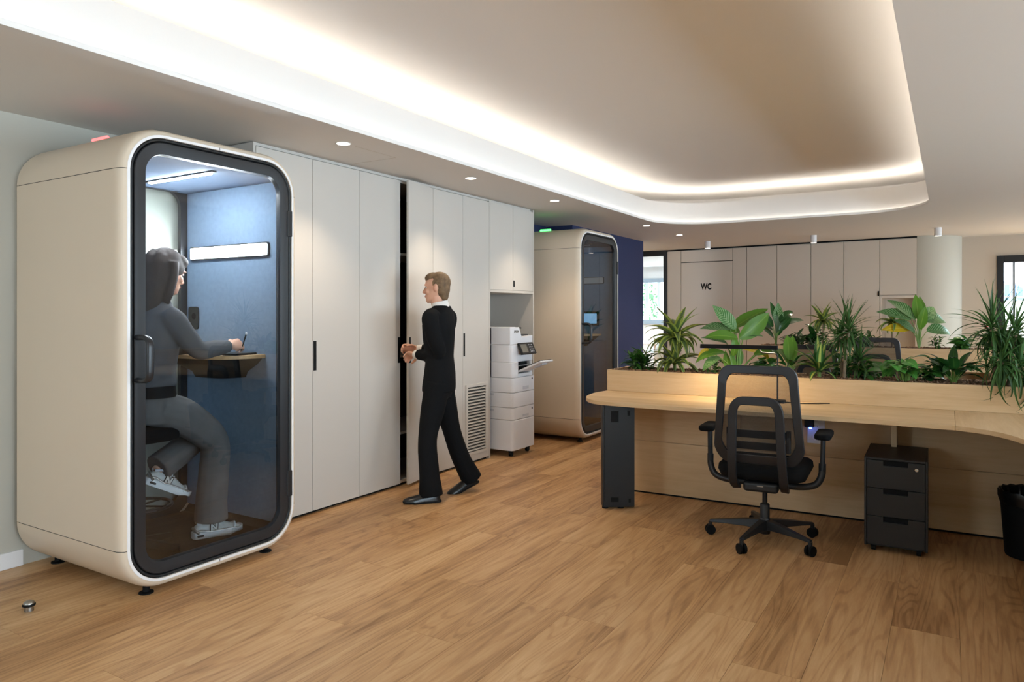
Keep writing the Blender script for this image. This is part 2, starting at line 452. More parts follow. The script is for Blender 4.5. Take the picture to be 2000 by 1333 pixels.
# ------------------------------------------------------------------ ceiling with the lit tray
HX0, HX1, HY0, HY1, HR = -3.03, -0.17, -1.4, 8.71, 0.70
hc = ((HX0+HX1)/2, (HY0+HY1)/2); hhw = (HX1-HX0)/2; hhh = (HY1-HY0)/2
def hole(off, z, n=14):
    return [(x,y,z) for x,y in rr(hhw+off, hhh+off, HR+off, n, hc)]
bm = bmesh.new()
inner = [bm.verts.new(p) for p in hole(0, ZC)]
outer = [bm.verts.new(p) for p in ((-5.8,-2.6,ZC),(4.7,-2.6,ZC),(4.7,12.3,ZC),(-5.8,12.3,ZC))]
ed = [bm.edges.new((l[i], l[(i+1)%len(l)])) for l in (inner, outer) for i in range(len(l))]
bmesh.ops.triangle_fill(bm, use_beauty=True, use_dissolve=False, edges=ed)
bmesh.ops.recalc_face_normals(bm, faces=bm.faces)
cme = bpy.data.meshes.new('ceiling'); bm.to_mesh(cme); bm.free()
ceil = struct(put('ceiling', cme, M['soffit']))
ceil['label'] = 'dropped ceiling with a rounded, backlit recessed tray'
def ring_part(name, prof, m, smooth=30):
    return MB().loft([hole(o, z) for o, z in prof], True, False, loop=True).build(name, m, ceil, smooth=smooth)
ring_part('tray_lip', [(0.0,ZC+0.0006),(0.0,ZC+0.026),(0.014,ZC+0.026),(0.014,ZC+0.004),(0.05,ZC+0.004),(0.05,ZC+0.0006)], M['ceiling'])
ring_part('led_strip', [(0.024,ZC+0.0045),(0.024,ZC+0.010),(0.036,ZC+0.010),(0.036,ZC+0.0045)], M['led'])
ring_part('tray_fascia', [(0.052,ZC+0.001),(0.052,2.725),(0.072,2.725),(0.072,ZC+0.001)], M['ceiling'])
ring_part('led_strip', [(0.16,2.690),(0.16,2.700),(0.185,2.700),(0.185,2.690)], M['led_high'])
ring_part('tray_ledge', [(0.072,2.67),(0.072,2.685),(1.02,2.685),(1.02,2.67)], M['ceiling'])
MB().loft([hole(1.0, 2.60), hole(1.0, 3.105), hole(1.02, 3.105), hole(1.02,2.60)], True, False, loop=True).build('tray_wall', M['ceiling'], ceil, smooth=30)
MB().box(-4.1, 0.9, -2.65, 9.8, 3.10, 3.14).build('tray_top', M['ceiling'], ceil)
MB().box(-5.8, 4.8, -2.7, 12.4, 2.905, 4.5).build('slab', M['ceiling'], ceil)
# access hatch joints in the soffit
MB().box(-3.70,-3.29,3.836,3.840,ZC-0.0008,ZC-0.0002).box(-3.294,-3.290,3.44,3.84,ZC-0.0008,ZC-0.0002).build('hatch_joint', M['taupe'], ceil)

def spot(parent, loc, w, size=95, blend=0.6, rad=0.03):
    d = bpy.data.lights.new('spot', 'SPOT'); d.energy = w; d.color = WARM_SPOT
    d.spot_size = R(size); d.spot_blend = blend; d.shadow_soft_size = rad
    o = bpy.data.objects.new('spot', d); COL.objects.link(o); o.parent = parent; o.location = loc
    return o
dl_labels = ['round recessed downlight above the tall cabinet beside the near booth',
             'round recessed downlight above the walking person',
             'round recessed downlight above the printer niche cabinet',
             'round recessed downlight in front of the navy wall',
             'round recessed downlight before the glazed meeting room partition']
for (x, y), lb in zip(((-3.30,3.34),(-3.28,4.735),(-3.25,6.11),(-3.215,8.46),(-3.20,9.70)), dl_labels):
    t = thing('recessed_downlight', lb, 'downlight', (x,y,ZC), 0, 'recessed ceiling downlights')
    MB().lathe([(0.041,0.0),(0.041,-0.004),(0.047,-0.005),(0.050,-0.0005)], 28).build('trim_ring', M['skirting'], t, smooth=40)
    MB().lathe([(0.0005,-0.002),(0.041,-0.002)], 28).build('lens', M['lamp_face'], t)
    spot(t, (0,0,-0.02), SPOT_W, 100, 0.75)
cyl_labels = ['small white cylinder ceiling spot in front of the WC door',
              'small white cylinder ceiling spot in front of the plain taupe panels',
              'small white cylinder ceiling spot in front of the rounded wall end']
for (x, y), lb in zip(((-3.136,10.83),(-1.624,10.74),(-0.128,10.60)), cyl_labels):
    t = thing('cylinder_spotlight', lb, 'spotlight', (x,y,ZC), 0, 'surface ceiling spots along the back wall')
    MB().lathe([(0.0005,0),(0.042,0),(0.042,-0.105),(0.036,-0.105),(0.034,-0.09),(0.0005,-0.09)], 24).build('housing', M['skirting'], t, smooth=40)
    MB().lathe([(0.0005,-0.098),(0.0345,-0.098)], 24).build('lens', M['lamp_face'], t)
    spot(t, (0,0,-0.12), SPOT_W*1.1, 95, 0.8)

# ------------------------------------------------------------------ outside
M['ground_out'] = mat('pale_paving', rgb(200,200,196), 0.9)
struct(MB().box(-14,12,17.5,30,-0.3,-0.2).box(0.2,12,12.4,17.5,-0.3,-0.2).build('ground_outside', M['ground_out']))

M['retain'] = mat('pale_render', rgb(225,226,224), 0.9)
struct(MB().box(0.2, 12, 15.9, 16.2, -0.2, 1.60).build('wall_outside', M['retain']))
rl = thing('railing', 'white bar railing on the wall outside the far window', 'railing', (0.5, 16.0, 1.60))
MB().box(0, 5, -0.015, 0.015, 0.30, 0.33).build('top_rail', M['skirting'], rl); MB().box(0, 5, -0.015, 0.015, 0.05, 0.08).build('bottom_rail', M['skirting'], rl)
bar = MB().box(-0.009, 0.009, -0.009, 0.009, 0.0, 0.33).mesh('bar'); bar.materials.append(M['skirting'])
for k in range(50): put('bar', bar, None, rl, loc=(0.05+k*0.1, 0, 0))
M['tarp'] = mat('blue_tarp', rgb(96,140,200), 0.7)
tag(MB().loft([[(0.6,y,1.55),(4.6,y,1.55),(4.6,y,1.62),(1.35,y,1.80),(0.95,y,1.98),(0.6,y,2.02)] for y in (16.7,18.2)], True, True).build('covered_shed', M['tarp'], bevel=0.03), 'blue covered shed behind the white railing outside', 'shed')
M['leaf_out'] = mat('garden_leaves', rgb(120,160,110), 0.7, vary=0.3, vscale=6, **{'Transmission Weight': 0.0})
M['leaf_out2'] = mat('dark_garden_leaves', rgb(84,122,78), 0.7, vary=0.3, vscale=6)
def shrub(label, loc, rx, ry, rz, n, seed, lm='leaf_out'):
    r_ = random.Random(seed); t = thing('shrub', label, 'shrub', loc, 0, 'garden shrubs outside the meeting room')
    m = MB()
    for k in range(n):
        a = r_.uniform(0,2*PI); b_ = r_.uniform(-0.3,1); q_ = math.sqrt(max(0,1-b_*b_)); f = r_.uniform(0.75,1.0)
        c = Vector((rx*f*q_*math.cos(a), ry*f*q_*math.sin(a), rz*(0.45+0.55*b_*f)))
        e = Euler((r_.uniform(0,6),r_.uniform(0,6),r_.uniform(0,6))).to_matrix(); u_, v_ = e@Vector((0.07,0,0)), e@Vector((0,0.035,0))
        m.add([c-u_, c-v_, c+u_, c+v_], [(0,1,2,3)])
    fo = m.build('foliage', M[lm], t); fo['kind'] = 'stuff'
    MB().tube([(0,0,0),(0.03,0,rz*0.6)], [0.05,0.03], 8).build('trunk', mat('shrub_trunk', rgb(96,80,64), 0.9), t, smooth=60)
shrub('tall pale green shrub outside the meeting room window', (-6.0, 19.4, -0.2), 0.7, 0.6, 2.6, 700, 4)
shrub('darker green shrub outside the meeting room window', (-7.9, 19.8, -0.2), 0.8, 0.6, 2.9, 700, 5, 'leaf_out2')
# meeting room furniture
M['shell'] = mat('pale_shell', rgb(206,218,220), 0.45)
mt = thing('meeting_table', 'white round table in the glazed meeting room', 'table', (-5.45, 14.9, 0))
MB().lathe([(0.0005,0.715),(0.68,0.715),(0.70,0.725),(0.70,0.738),(0.69,0.742),(0.0005,0.742)], 48).build('table_top', M['skirting'], mt, smooth=40)
MB().lathe([(0.0005,0.0),(0.30,0.0),(0.30,0.012),(0.05,0.03),(0.035,0.08),(0.035,0.714)], 28).build('pedestal', M['skirting'], mt, smooth=40)
def shell_chair(label, loc, rz):
    t = thing('shell_chair', label, 'chair', loc, rz, 'meeting room shell chairs')
    rows = []
    for k in range(13):
        f = k/12
        if f < 0.5: y, z, w = 0.22-0.42*(f/0.5), 0.45-0.02*math.sin(f*PI*2), 0.24
        else:
            g = (f-0.5)/0.5; y, z, w = -0.20-0.09*g-0.02*math.sin(g*PI), 0.45+0.36*g**1.1, 0.245-0.07*g*g
        rows.append([(w*u, y+ (0.10*u*u if f > 0.3 else 0.0), z+(0.10*abs(u)**2.5 if 0.15 < f < 0.75 else 0.03*u*u)) for u in [-1+2*j/10 for j in range(11)]])
    o = MB().loft(rows, False, False).build('shell', M['shell'], t, smooth=60)
    sm = o.modifiers.new('s','SOLIDIFY'); sm.thickness = 0.012
    for sx in (-1,1):
        for sy in (-1,1):
            MB().tube([(sx*0.12,sy*0.10,0.43),(sx*0.22,sy*0.22,0.0)], 0.009, 8).build('leg', M['blackm'], t, smooth=60)
    return t
shell_chair('pale shell chair with its back to the glass partition', (-4.72, 13.55, 0), R(20))
shell_chair('pale shell chair across the white meeting table', (-5.75, 15.95, 0), R(170))
# ------------------------------------------------------------------ tall cabinets along the left wall
CX = -3.72                      # plane of the door fronts
DT = 0.019
ZD0, ZD1 = 0.022, 2.428
def cab_body(t, y0, y1, z0=0.02, z1=2.435, shelves=(), x0=WX+0.01, skip=0):
    """carcass built round the local origin on the floor at (CX, (y0+y1)/2)"""
    h = (y1-y0)/2; d = x0-CX
    for s in (-1, 1):
        if s == skip: continue
        a, b_ = sorted((s*h, s*(h-0.018)))
        MB().box(d, -DT-0.002, a, b_, z0, z1).build('side_panel', M['cab'], t)
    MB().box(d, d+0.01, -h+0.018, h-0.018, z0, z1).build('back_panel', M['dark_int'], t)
    MB().box(d+0.01, -DT-0.002, -h+0.018, h-0.018, z1-0.02, z1).build('top_panel', M['cab'], t)
    MB().box(d+0.01, -DT-0.002, -h+0.018, h-0.018, z0, z0+0.02).build('bottom_panel', M['cab'], t)
    for z in shelves:
        MB().box(d+0.02, -DT-0.03, -h+0.018, h-0.018, z, z+0.02).build('shelf', M['cab'], t)
    if z0 < 0.1:
        MB().box(d, -0.035, -h, h, 0.0, 0.02).build('plinth', M['blackm'], t)
def cab_door(t, y0, y1, z0=ZD0, z1=ZD1, name='door'):
    return MB().box(-DT, 0, y0+0.0016, y1-0.0016, z0, z1).build(name, M['cab'], t, bevel=0.001, seg=1)
def pull(parent, y, z0, z1, w=0.026):
    o = MB().box(-0.002, 0.0035, y-w/2, y+w/2, z0, z1).build('handle', M['blackm'], parent, bevel=0.001, seg=1)
    return o
ys = [2.985, 3.476, 3.928, 4.392, 4.815, 5.247, 5.695, 6.111, 6.534]
# unit 1: one door beside the booth
def unit(ya, yb, label):
    return thing('tall_cabinet', label, 'cabinet', (CX, (ya+yb)/2, 0), 0, 'tall cabinets along the wall')
u = unit(ys[0], ys[1], 'narrow tall cabinet with plain door right beside the near booth')
cab_body(u, ys[0], ys[1], skip=-1); c0 = (ys[0]+ys[1])/2
cab_door(u, ys[0]-c0+0.02, ys[1]-c0)
MB().box(-0.55, 0.0, ys[0]-c0, ys[0]-c0+0.018, 0.0, 2.452).build('end_panel', M['cab'], u, bevel=0.001, seg=1)
# unit 2: closed pair
u = unit(ys[1], ys[3], 'tall closed two-door cabinet behind the open door\'s gap'.replace("\'s gap", " edge"))
u['label'] = 'closed two-door tall cabinet between the narrow cabinet and the open one'
cab_body(u, ys[1], ys[3]); c0 = (ys[1]+ys[3])/2
d = cab_door(u, ys[1]-c0, ys[2]-c0); pull(d, ys[1]-c0+0.018, 0.982, 1.185)
d = cab_door(u, ys[2]-c0, ys[3]-c0); pull(d, ys[3]-c0-0.018, 0.982, 1.185)
# unit 3: the open one
u = unit(ys[3], ys[5], 'tall two-door cabinet whose one door stands ajar, held by the walking person')
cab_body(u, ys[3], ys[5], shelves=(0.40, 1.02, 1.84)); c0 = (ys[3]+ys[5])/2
w = ys[4]-ys[3]
od = MB().box(-DT, 0, -w+0.002, -0.002, ZD0, ZD1).build('door', M['cab'], u, bevel=0.001, seg=1)
od.location = (0, ys[4]-c0, 0); od.rotation_euler = (0, 0, R(10.5))
od['label'] = 'cabinet door standing ajar'
pull(od, -w+0.022, 0.982, 1.185)
cab_door(u, ys[4]-c0, ys[5]-c0)
# unit 4: door with ventilation grille
u = unit(ys[5], ys[6], 'tall cabinet with a louvred vent low in its door, next to the printer')
cab_body(u, ys[5], ys[6], skip=1); c0 = (ys[5]+ys[6])/2
d = cab_door(u, ys[5]-c0, ys[6]-c0-0.02)
pull(d, ys[5]-c0+0.02, 0.988, 1.193, 0.022)
MB().box(-0.598, 0.0, ys[6]-c0-0.018, ys[6]-c0, 0.0, 2.44).build('end_panel', M['cab'], u, bevel=0.001, seg=1)
gy0, gy1 = 5.285-c0, 5.63-c0
g = MB()
for (a,b_,z0,z1) in ((gy0,gy1,0.70,0.725),(gy0,gy1,0.085,0.11),(gy0,gy0+0.028,0.11,0.70),(gy1-0.028,gy1,0.11,0.70)):
    g.box(0.0, 0.012, a, b_, z0, z1)
gr = g.build('vent_grille', M['cab'], u, bevel=0.0015, seg=1)
MB().box(-0.0005, 0.0008, gy0+0.028, gy1-0.028, 0.11, 0.70).build('vent_back', M['dark_int'], gr)
sl = MB().obox((0.006,0,0),(1,0,-0.75),(0,1,0),(0.75,0,1),0.0085,(gy1-gy0)/2-0.029,0.0018).mesh('vent_slat'); sl.materials.append(M['cab'])
for k in range(21):
    put('vent_slat', sl, None, gr, loc=(0,(gy0+gy1)/2,0.126+k*0.0278))
# unit 5: wall cupboard over the printer niche
u = thing('wall_cupboard', 'two-door upper cupboard over the printer niche', 'cupboard', (CX, (ys[6]+ys[8])/2, 0), 0)
c0 = (ys[6]+ys[8])/2
h = (ys[8]-ys[6])/2
MB().box(-0.599,-DT-0.002,-h,h-0.0205,1.6005,2.439).build('body', M['cab'], u)
MB().box(-0.60, 0.0, h-0.020, h, 0.0, 2.452).build('end_panel', M['cab'], u, bevel=0.001, seg=1)
MB().box(-0.60, 0.0, -h+0.001, h-0.020, 1.575, 1.60).build('bottom_rail', M['cab'], u, bevel=0.001, seg=1)
MB().box(-0.60, -0.589, -h, h-0.02, 0.0, 1.575).build('niche_back', M['cab'], u)
d = cab_door(u, -h, ys[7]-c0, 1.602, ZD1); 
d = cab_door(u, ys[7]-c0, h-0.021, 1.602, ZD1); pull(d, ys[7]-c0+0.016, 1.64, 1.70, 0.022)
# dark shadow gap above the cabinet run
struct(MB().box(CX-0.3, CX-0.03, ys[0]+0.02, ys[8]-0.02, 2.44, ZC-0.001).build('trim_1', M['cab']))

# ------------------------------------------------------------------ printer
pm = M['white_pl']
M['print_grey'] = mat('printer_grey', rgb(200,203,212), 0.45)
M['lcd'] = mat('lcd_grey', rgb(120,118,110), 0.25)
pr = thing('printer', 'white floor-standing office printer with open tray in the cabinet niche', 'printer', (-3.78, 6.02, 0))
# local: x forward, y along the wall; front face at x=+0.25, width 0.44
PX, PY = 0.245, 0.215
def pbody(name, x0, x1, z0, z1, m=pm, r=0.035, parent=None, y0=-PY, y1=PY):
    pts = rr((x1-x0)/2, (y1-y0)/2, r, 5, ((x0+x1)/2, (y0+y1)/2))
    return MB().prism(pts, z0, z1).build(name, m, parent or pr, smooth=40, bevel=0.004, seg=2)
pbody('paper_cabinet', -0.27, PX, 0.062, 0.352)
dr = pbody('lower_drawer', -0.27, PX, 0.355, 0.470)
MB().box(PX-0.006, PX+0.002, -0.03, 0.08, 0.372, 0.392).build('drawer_grip', M['print_grey'], dr)
dr = pbody('middle_drawer', -0.27, PX, 0.473, 0.612)
dr = pbody('upper_drawer', -0.27, PX, 0.615, 0.755)
MB().box(PX-0.006, PX+0.002, -0.03, 0.08, 0.635, 0.665).build('drawer_grip', M['print_grey'], dr)
# door joint lines on the front: raised panel on the lower cabinet
MB().box(PX-0.002, PX+0.004, -PY+0.035, PY-0.06, 0.068, 0.345).build('cabinet_door', pm, pr, bevel=0.002)
for z in (0.372+0.035, 0.70): MB().box(PX-0.001, PX+0.0015, PY-0.075, PY-0.055, z+0.02, z+0.038).build('size_window', M['anthracite'], pr)
# engine
pbody('engine_rear', -0.27, 0.02, 0.757, 1.235, r=0.02)
pbody('engine_lower', -0.27, PX, 0.757, 0.904, y1=-0.09)
pbody('engine_floor', 0.0, PX-0.02, 0.757, 0.79, y0=-0.12)
pbody('engine_front', -0.05, PX-0.02, 0.905, 1.07)
pbody('engine_right', -0.05, PX-0.03, 0.757, 0.93, r=0.02, y0=0.15)
MB().box(0.02, PX-0.06, -0.10, 0.16, 0.80, 0.905).build('output_slot', M['blackm'], pr)
MB().box(0.03, PX-0.025, -0.07, 0.12, 0.862, 0.868).build('output_rollers', M['print_grey'], pr)
# tapering scanner on top (profile along y)
sc = MB().loft([[(x,-PY,1.072),(x,0.215,1.072),(x,0.215,1.155),(x,0.00,1.145),(x,-0.045,1.238),(x,-PY,1.242)] for x in (-0.27, PX-0.03)], True, True).build('scanner', pm, pr, bevel=0.006)
MB().obox((-0.02,0.02,1.20),(1,0,0),(0,1,0.35),(0,-0.35,1),0.17,0.09,0.006).build('document_tray', M['anthracite'], pr, bevel=0.003)
MB().box(-0.2, 0.17, 0.03, 0.20, 1.15, 1.165).build('scanner_lid', M['anthracite'], pr, bevel=0.004)
# control panel
cp = MB().obox((PX+0.015, 0.025, 1.03), (-0.45,0,1), (0,1,0), (1,0,0.45), 0.06, 0.135, 0.012).build('control_panel', M['anthracite'], pr, bevel=0.006)
MB().obox((PX+0.027, -0.045, 1.034), (-0.45,0,1), (0,1,0), (1,0,0.45), 0.042, 0.055, 0.0015).build('display', M['lcd'], cp)
bt = MB().obox((0,0,0), (-0.45,0,1), (0,1,0), (1,0,0.45), 0.0045, 0.006, 0.0012).mesh('key'); bt.materials.append(M['print_grey'])
for i in range(4):
    for j in range(3):
        put('key', bt, None, cp, loc=(PX+0.0275-(i-1.5)*0.0095, 0.06+j*0.026, 1.034+(i-1.5)*0.021))
# output tray sticking out
ot = MB().obox((PX+0.095, 0.055, 0.862), (1,0,0.42), (0,1,0), (-0.42,0,1), 0.135, 0.125, 0.009).build('output_tray', pm, pr, bevel=0.004)
MB().obox((PX+0.092, 0.055, 0.873), (1,0,0.42), (0,1,0), (-0.42,0,1), 0.125, 0.115, 0.004).build('tray_top', M['anthracite'], ot)
MB().obox((PX+0.14, 0.07, 0.868), (1,0,0.42), (0,1,0), (-0.42,0,1), 0.05, 0.05, 0.010).build('tray_stop', M['print_grey'], ot, bevel=0.003)
text('lettering', 'EPSON', 0.030, M['lcd'], pr, (PX-0.0285, -0.10, 1.195), (R(90),0,R(90)), extrude=0.0006, bold=0.0008)
for x in (-0.2, 0.19):
    for y in (-0.16, 0.15):
        c = MB().cyl((x-0.012,y,0.026),(x+0.012,y,0.026),0.026,n=18).build('castor', M['blackm'], pr, smooth=40)
        MB().box(x-0.02,x+0.02,y-0.018,y+0.018,0.042,0.062).build('castor_fork', M['blackm'], c)
for z in (0.58, 0.43): MB().box(-0.1, 0.03, -PY-0.0015, -PY+0.01, z, z+0.022).build('side_grip', M['print_grey'], pr)
# ------------------------------------------------------------------ phone booths
M['pod'] = mat('booth_shell', rgb(220,203,181), 0.45, spec=0.4)
M['rim'] = mat('booth_rim', rgb(240,237,236), 0.4, spec=0.45)
M['gasket'] = mat('black_rubber', rgb(17,17,18), 0.55)
M['frame'] = mat('booth_frame', rgb(33,34,37), 0.36, spec=0.5)
M['felt'] = mat('blue_felt', rgb(128,147,168), 0.95, spec=0.1, bump=0.25, bscale=500, vary=0.06, vscale=40)
M['felt_ceil'] = mat('grey_blue_panel', rgb(104,118,138), 0.9, spec=0.1)
M['carpet'] = mat('dark_carpet', rgb(44,40,38), 0.95, spec=0.1, bump=0.5, bscale=700)
M['pod_glass'] = glass('booth_glass', (0.85,0.88,0.90), 1.65)
M['pod_light'] = emis('booth_light', (0.92,0.97,1.0), 75.0)
M['pod_bar'] = emis('booth_bar', (0.95,0.98,1.0), 170.0)
M['panel_off'] = mat('unlit_diffuser', rgb(196,196,196), 0.5)
M['red_led'] = emis('red_led', (1.0,0.03,0.03), 1.2)
M['green_led'] = emis('green_led', (0.05,1.0,0.12), 2.0)
M['table_top'] = wood('booth_table_oak', rgb(176,136,92), rgb(205,166,118), rgb(220,186,140), 'X', ring=20, contrast=0.7, tone=0.02)
M['screen'] = emis('tablet_screen', (0.10,0.26,0.44), 0.7)
PD, PHW, PZ0, PZ1 = 0.495, 0.5325, 0.030, 2.285
PR = 0.225
PZC, PHH = (PZ0+PZ1)/2, (PZ1-PZ0)/2
def prr(inset, n=10):
    return rr(PHW-inset, PHH-inset, max(PR-inset, 0.03), n, (0, PZC))
def pod(label, loc, lit, led):
    t = thing('phone_booth', label, 'phone booth', loc, 0, 'phone booths')
    # outline split at the panel joints: indices on the rounded rectangle, n=10 -> 11 points per corner
    n = 10; q = n+1
    full = list(range(4*q))
    prof = [(-PD+0.0, 0.03), (-PD, 0.012), (-PD+0.012, 0.0), (PD-0.065, 0.0)]
    for k in range(1, 7):
        a = PI/2*k/6
        prof.append((PD-0.065+0.065*math.sin(a)*0.98, 0.030*(1-math.cos(a))))
    prof += [(PD, 0.0315), (PD, 0.047), (PD-0.03, 0.047)]
    def strip(name, idx, gap=0.0015):
        rings = []
        for x, ins in prof:
            pts = prr(ins, n); P = [pts[i] for i in idx]
            rings.append([(x, y, z) for y, z in P])
        # pull the two ends back to leave an open joint
        for r_ in rings:
            for e, f in ((0, 1), (-1, -2)):
                a, b_ = Vector(r_[e]), Vector(r_[f]); dlt = (b_-a)
                if dlt.length > 1e-6: r_[e] = tuple(a + dlt.normalized()*min(gap, dlt.length*0.4))
        return MB().loft(rings, False, False).build(name, M['pod'], t, smooth=28)
    # right corner top: points 0..10, left top: 11..21, left bottom 22..32, right bottom 33..43
    strip('shell_top', list(range(0, 22)))
    strip('shell_base', list(range(22, 44)))
    strip('side_panel', [21, 22])
    strip('side_panel', [43, 0])
    core = [(-PD+0.02, 0.006), (PD-0.07, 0.006), (PD-0.02, 0.045)]
    MB().loft([[(x,y,z) for y,z in prr(i, n)] for x, i in core] , True, False).build('shell_core', M['gasket'], t, smooth=28)
    # white front rim and the black gasket
    MB().loft([[(x,y,z) for y,z in prr(i, n)] for x, i in ((PD+0.0004,0.0325),(PD+0.0022,0.034),(PD+0.0022,0.0462),(PD-0.012,0.0475))], True, False).build('front_rim', M['rim'], t, smooth=28)
    MB().loft([[(x,y,z) for y,z in prr(i, n)] for x, i in ((PD-0.012,0.0472),(PD-0.004,0.050),(PD-0.001,0.057),(PD-0.006,0.064),(PD-0.020,0.066))], True, False).build('gasket', M['gasket'], t, smooth=60)
    # door: frame, glass, handle, hinges
    dr = MB().loft([[(x,y,z) for y,z in prr(i, n)] for x, i in ((PD-0.035,0.068),(PD-0.003,0.068),(PD+0.001,0.072),(PD+0.001,0.092),(PD-0.004,0.126),(PD-0.022,0.130),(PD-0.035,0.130))], True, False, loop=True).build('door', M['frame'], t, smooth=35)
    MB().loft([[(x,y,z) for y,z in prr(0.126, n)] for x in (PD-0.026, PD-0.018)], True, True).build('glass', M['pod_glass'], dr, smooth=30)
    hy = -PHW+0.085
    path = [(PD-0.002,hy,1.262)] + bez((PD+0.05,hy,1.262),(PD+0.098,hy,1.262),(PD+0.098,hy,1.215),5) + bez((PD+0.098,hy,1.105),(PD+0.098,hy,1.058),(PD+0.05,hy,1.058),5) + [(PD-0.002,hy,1.058)]
    MB().tube(path, [(0.013,0.019)]*len(path), 12, True, up=(0,0,1)).build('handle', M['frame'], dr, smooth=60)
    for z in (1.90, 0.38): MB().box(PD-0.004, PD+0.007, PHW-0.082, PHW-0.045, z-0.075, z+0.075).build('hinge', M['gasket'], dr, bevel=0.004)
    for z in (PZ0+0.0395, PZ1-0.0395): MB().box(PD-0.002, PD+0.0028, -0.0015, 0.0015, z-0.0068, z+0.0068).build('rim_joint', M['gasket'], t)
    # rear window
    rw = MB().loft([[(x,y,z) for y,z in prr(i, n)] for x, i in ((-PD+0.03,0.03),(-PD+0.002,0.03),(-PD+0.002,0.115),(-PD+0.03,0.115))], True, False, loop=True).build('rear_frame', M['frame'], t, smooth=35)
    MB().loft([[(x,y,z) for y,z in prr(0.11, n)] for x in (-PD+0.012, -PD+0.018)], True, True).build('rear_glass', M['glass'], rw, smooth=30)
    # lining
    W = PHW-0.07
    for s in (-1, 1):
        a, b_ = sorted((s*W, s*(W+0.025)))
        MB().box(-PD+0.035, PD-0.04, a, b_, 0.135, 2.155).build('wall_panel', M['felt'], t)
    MB().box(-PD+0.035, PD-0.04, -W-0.001, W+0.001, 2.155, 2.185).build('ceiling_panel', M['felt_ceil'], t)
    MB().box(-PD+0.035, PD-0.04, -0.44, 0.44, 0.08, 0.09).build('carpet', M['carpet'], t)
    vt = MB().box(-PD+0.06,-PD+0.11,-0.1,0.36,2.150,2.155).build('ceiling_vent', M['felt_ceil'], t)
    for k in range(5): MB().box(-PD+0.064+k*0.009,-PD+0.068+k*0.009,-0.09,0.35,2.146,2.1495).build('vent_slat', M['frame'], vt)
    # ceiling light bar
    lb = MB().box(-0.26,0.37,0.045,0.075,2.146,2.155).build('light_bar', M['frame'], t, bevel=0.002)
    MB().box(-0.225,0.335,0.049,0.071,2.140,2.1462).build('diffuser', M['pod_bar'] if lit else M['panel_off'], lb)
    # wall light panel and power socket on the far side wall
    pl = MB().prism(rr(0.375, 0.043, 0.014, 4), 0, 0.014).build('light_panel', M['frame'], t, loc=(-0.04, W-0.0005, 1.76), rot=(R(90),0,0))
    MB().prism(rr(0.367, 0.035, 0.011, 4), 0.0135, 0.0155).build('diffuser', M['pod_light'] if lit else M['panel_off'], pl)
    so = MB().prism(rr(0.050, 0.073, 0.02, 5), 0, 0.012).build('power_socket', M['anthracite'], t, bevel=0.003, loc=(-0.385, W-0.0005, 1.345), rot=(R(90),0,0))
    MB().cyl((0.01,0.012,0.0105),(0.01,0.012,0.0135),0.021,n=20).build('socket_hole', M['blackm'], so, smooth=40)
    # table leaf on the wall
    ta = []
    for k in range(25):
        a = PI + PI*k/24
        ca_, sa_ = math.cos(a), math.sin(a)
        ta.append((-0.06+0.36*math.copysign(abs(ca_)**0.55, ca_), W-0.001+0.30*math.copysign(abs(sa_)**0.75, sa_)))
    tb = MB().prism(ta, 1.108, 1.130).build('table', M['table_top'], t, bevel=0.003, smooth=40)
    us = MB().loft([[( -0.06+x*f, W-0.001-(W-0.001-y)*f, z) for x, y in [(p[0]+0.06, p[1]) for p in ta]] for f, z in ((0.92,1.107),(0.80,1.07),(0.55,1.02),(0.50,0.985))], True, True).build('table_bracket', M['blackm'], tb, smooth=40)
    for sx in (-0.41, 0.42):
        for sy in (-0.36, 0.36):
            f = MB().lathe([(0.0005,0.0),(0.034,0.0),(0.034,0.006),(0.016,0.010),(0.016,0.045)], 18, (sx, sy, 0)).build('foot', M['blackm'], t, smooth=40)
    # status light and cable cover on the roof
    MB().tube([(-0.07,-0.35,PZ1+0.004),(0.06,-0.35,PZ1+0.004)], 0.012, 8).build('status_light', led, t, smooth=60)
    MB().prism(rr(0.20,0.26,0.06,5,(-0.05,0.12)), PZ1-0.006, PZ1+0.016).build('roof_vent', M['pod'], t, bevel=0.006)
    return t
pod1 = pod('lit white phone booth with a seated person inside', (-3.795, 2.4325, 0), True, M['red_led'])
pod2 = pod('unlit white phone booth between the printer niche and the navy wall', (-3.805, 7.30, 0), False, M['green_led'])
tb = MB().prism(rr(0.13, 0.085, 0.015, 4), 0, 0.012).build('tablet_frame', M['blackm'], pod2, loc=(0.14, PHW-0.0705, 1.31), rot=(R(90),0,0))
sn = MB().prism(rr(0.105, 0.06, 0.006, 3), 0.0122, 0.0128).build('tablet_screen', M['screen'], tb)
# ------------------------------------------------------------------ curved desk with planter
DR = R(1.6)
DO = (-2.33, 5.27)
ZD = 0.76
def dl(x, y):      # world xy -> desk local
    dx, dy = x-DO[0], y-DO[1]; c, s = math.cos(DR), math.sin(DR)
    return (c*dx+s*dy, -s*dx+c*dy)
desk = thing('desk', 'long light oak desk with rounded end and planter back behind the mesh chair', 'desk', (DO[0], DO[1], 0), DR)
left_edge = spline([(p[0],p[1],0) for p in [(-2.33,5.27),(-2.345,5.05),(-2.29,4.80),(-2.15,4.625),(-1.95,4.585),(-1.6,4.585),(-1.24,4.595),(-0.8,4.61),(-0.39,4.625),(0.025,4.61)]], 5)
seam_x = 0.025
lp = [dl(p.x, p.y) for p in left_edge] + [dl(seam_x, 5.335)]
MB().prism(lp, ZD-0.026, ZD).build('worktop', M['desk_x'], desk, smooth=30, bevel=0.002)
